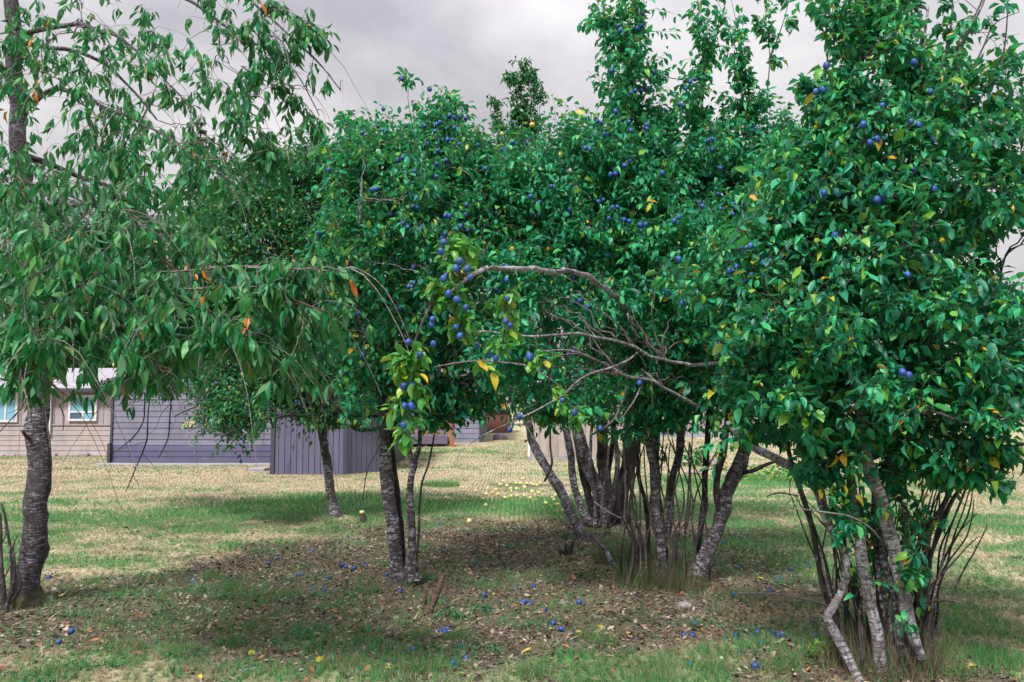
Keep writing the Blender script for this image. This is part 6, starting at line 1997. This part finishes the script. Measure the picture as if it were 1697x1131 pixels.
# grass thatch round the clumps and tufts
def tuft(name, px, py, rad, n, h0, h1, w, greenf, label, cat, seed, dark=1.0, lean=(0.1, .6)):
    r = np.random.default_rng(seed)
    x, y, z = gpt(px, py)
    a = r.uniform(0, math.tau, n)
    rr_ = rad * np.sqrt(r.random(n))
    Xs, Ys = x + rr_ * np.cos(a), y + rr_ * np.sin(a) * .8
    P = np.stack([Xs, Ys, terrain(Xs, Ys) - .01], -1) - np.array((x, y, z))
    isg = r.random(n) < greenf
    u = r.random((n, 1))
    c_ = np.where(isg[:, None], C_GREEN * (1 - u) + C_GREEN2 * u, np.array((0.30, .2, .12)) * (1 - u) + C_STRAW * u) * r.uniform(.6, 1.2, (n, 1)) * dark
    V, Fc, C = tri_blades(P, r.uniform(h0, h1, n), np.full(n, w), r.uniform(lean[0], lean[1], n), c_, seed + 1)
    o = link(name, mesh_np(name, V, Fc, M_BLADE, {'Col': ('FLOAT_COLOR', C)}), None, (x, y, z))
    tag(o, label, cat)
    return o


tuft('dry_grass_thatch', 1080, 965, .36, 1300, .04, .30, .006, .45, 'thatch of dead grass round the foot of the left plum clump', 'grass', 1, .62, (.05, .55))
tuft('dry_grass_thatch', 1135, 975, .2, 500, .06, .24, .005, .25, 'smaller brown thatch under the bent pale stem', 'grass', 3, .6)
tuft('dry_grass_thatch', 1040, 930, .35, 900, .08, .32, .006, .6, 'green grass behind the dead branch, left of the thatch', 'grass', 5, .7)
tuft('dry_grass_thatch', 1462, 1100, .36, 1500, .06, .36, .004, .25, 'dead grass and weeds round the foot of the right-hand plum clump', 'grass', 7, .55, (.05, .6))
TF = [(690, 1058, .10, .7), (760, 1060, .12, .8), (1295, 1108, .15, .75), (300, 1085, .13, .8), (215, 1075, .12, .6), (1650, 1100, .16, .85), (1560, 1085, .14, .8), (1590, 1120, .12, .8), (155, 970, .08, .9), (350, 960, .1, .8), (385, 975, .1, .8), (650, 940, .1, .7), (700, 960, .12, .7), (1100, 1108, .1, .8),
      (1000, 1070, .1, .7), (1180, 1112, .12, .7), (1128, 800, .35, .9), (730, 806, .4, .9), (700, 1115, .12, .7), (880, 1120, .12, .7), (70, 1120, .14, .7), (560, 1105, .12, .5), (380, 1070, .12, .8), (480, 990, .12, .7), (1240, 990, .14, .6), (980, 1060, .1, .8), (610, 985, .1, .7), (1090, 1125, .12, .8)]
items = []
for i, (px, py, rd, gf) in enumerate(TF):
    o = tuft('grass_tuft', px, py, rd, int(260 * rd / .12), .05, .15 if py > 900 else .2, .004 if py > 900 else .012, gf, '', None, 900 + i * 3, .95, (.2, .8))
    o['category'] = 'grass tuft'
    o['group'] = 'longer grass tufts in the lawn'
    items.append((px, py, o))
relabel(items, 'longer green grass tuft')


# broad leaved weeds
def weed(px, py, rad, n, sz, mat, label, seed, hgt=.05, cat='weed', name='weed_plant'):
    r = np.random.default_rng(seed)
    x, y, z = gpt(px, py)
    a = r.uniform(0, math.tau, n)
    rr_ = rad * np.sqrt(r.random(n))
    P = np.stack([rr_ * np.cos(a), rr_ * np.sin(a) * .8, r.uniform(.01, hgt, n)], -1)
    D = norm(np.stack([np.cos(a), np.sin(a), r.uniform(-.1, .5, n)], -1) + r.normal(0, .4, (n, 3)))
    U = norm(np.array((0, 0, 1.0)) + r.normal(0, .25, (n, 3)))
    U = norm(U - (U * D).sum(-1, keepdims=True) * D)
    V, Fc, tt = leaf_cloud(P, D, U, sz * r.uniform(.6, 1.2, n), .62, r.uniform(0, .85, n), seed, 'low')
    o = empty(name, (x, y, z))
    tag(o, label, cat)
    f_ = link('foliage', mesh_np('foliage', V, Fc, mat, {'tint': ('FLOAT', tt)}, smooth=True), o)
    f_['kind'] = 'stuff'


M_WEED = leaf_mat('weed_leaf', [(0.0, (0.02, 0.12, 0.05)), (1.0, (0.05, 0.22, 0.08))], (.05, .16, .07))
weed(745, 1025, .10, 60, .035, M_WEED, 'dark green weed right of the broken red stump', 1)
weed(795, 1015, .08, 50, .035, M_WEED, 'green weed beside a fallen plum in the lower middle', 2)
weed(310, 1092, .16, 110, .03, M_WEED, 'spreading clover in the lower left grass', 3)
weed(165, 1112, .12, 60, .03, M_WEED, 'clover patch at the lower left beside an orange leaf', 4)
weed(610, 1068, .1, 50, .03, M_WEED, 'low clover patch below the twin plum trunks', 5)
weed(800, 1080, .14, 80, .03, M_WEED, 'clover patch among the lower middle plums', 6)
weed(505, 1060, .07, 30, .03, M_WEED, 'small clover right of the rotten plums', 7)
weed(1365, 1095, .10, 30, .05, M_LIGHT, 'bright leafy weed left of the right-hand plum clump', 8, .12)
weed(1215, 1062, .06, 24, .03, M_WEED, 'tiny clover beside the row of fallen plums', 9)
weed(1640, 990, .08, 26, .035, M_WEED, 'small green weed on the straw at the right', 10)
weed(1270, 795, .9, 500, .10, M_LIGHT, 'bright green weeds in front of the pinkish rock', 11, .28)
weed(1150, 772, .35, 160, .16, M_WEED, 'green fern-like plant in the flower bed behind the stems', 12, .45, 'plant', 'bed_plant')
weed(1185, 780, .3, 120, .09, plain_mat('russet_flower', (.5, .25, .18), .7, .5, 12), 'russet flowering plant beside the grey rock', 13, .4, 'plant', 'bed_plant')
weed(655, 745, .5, 160, .14, M_WEED, 'dark green shrub growing under the deck', 14, .5, 'shrub', 'shrub')
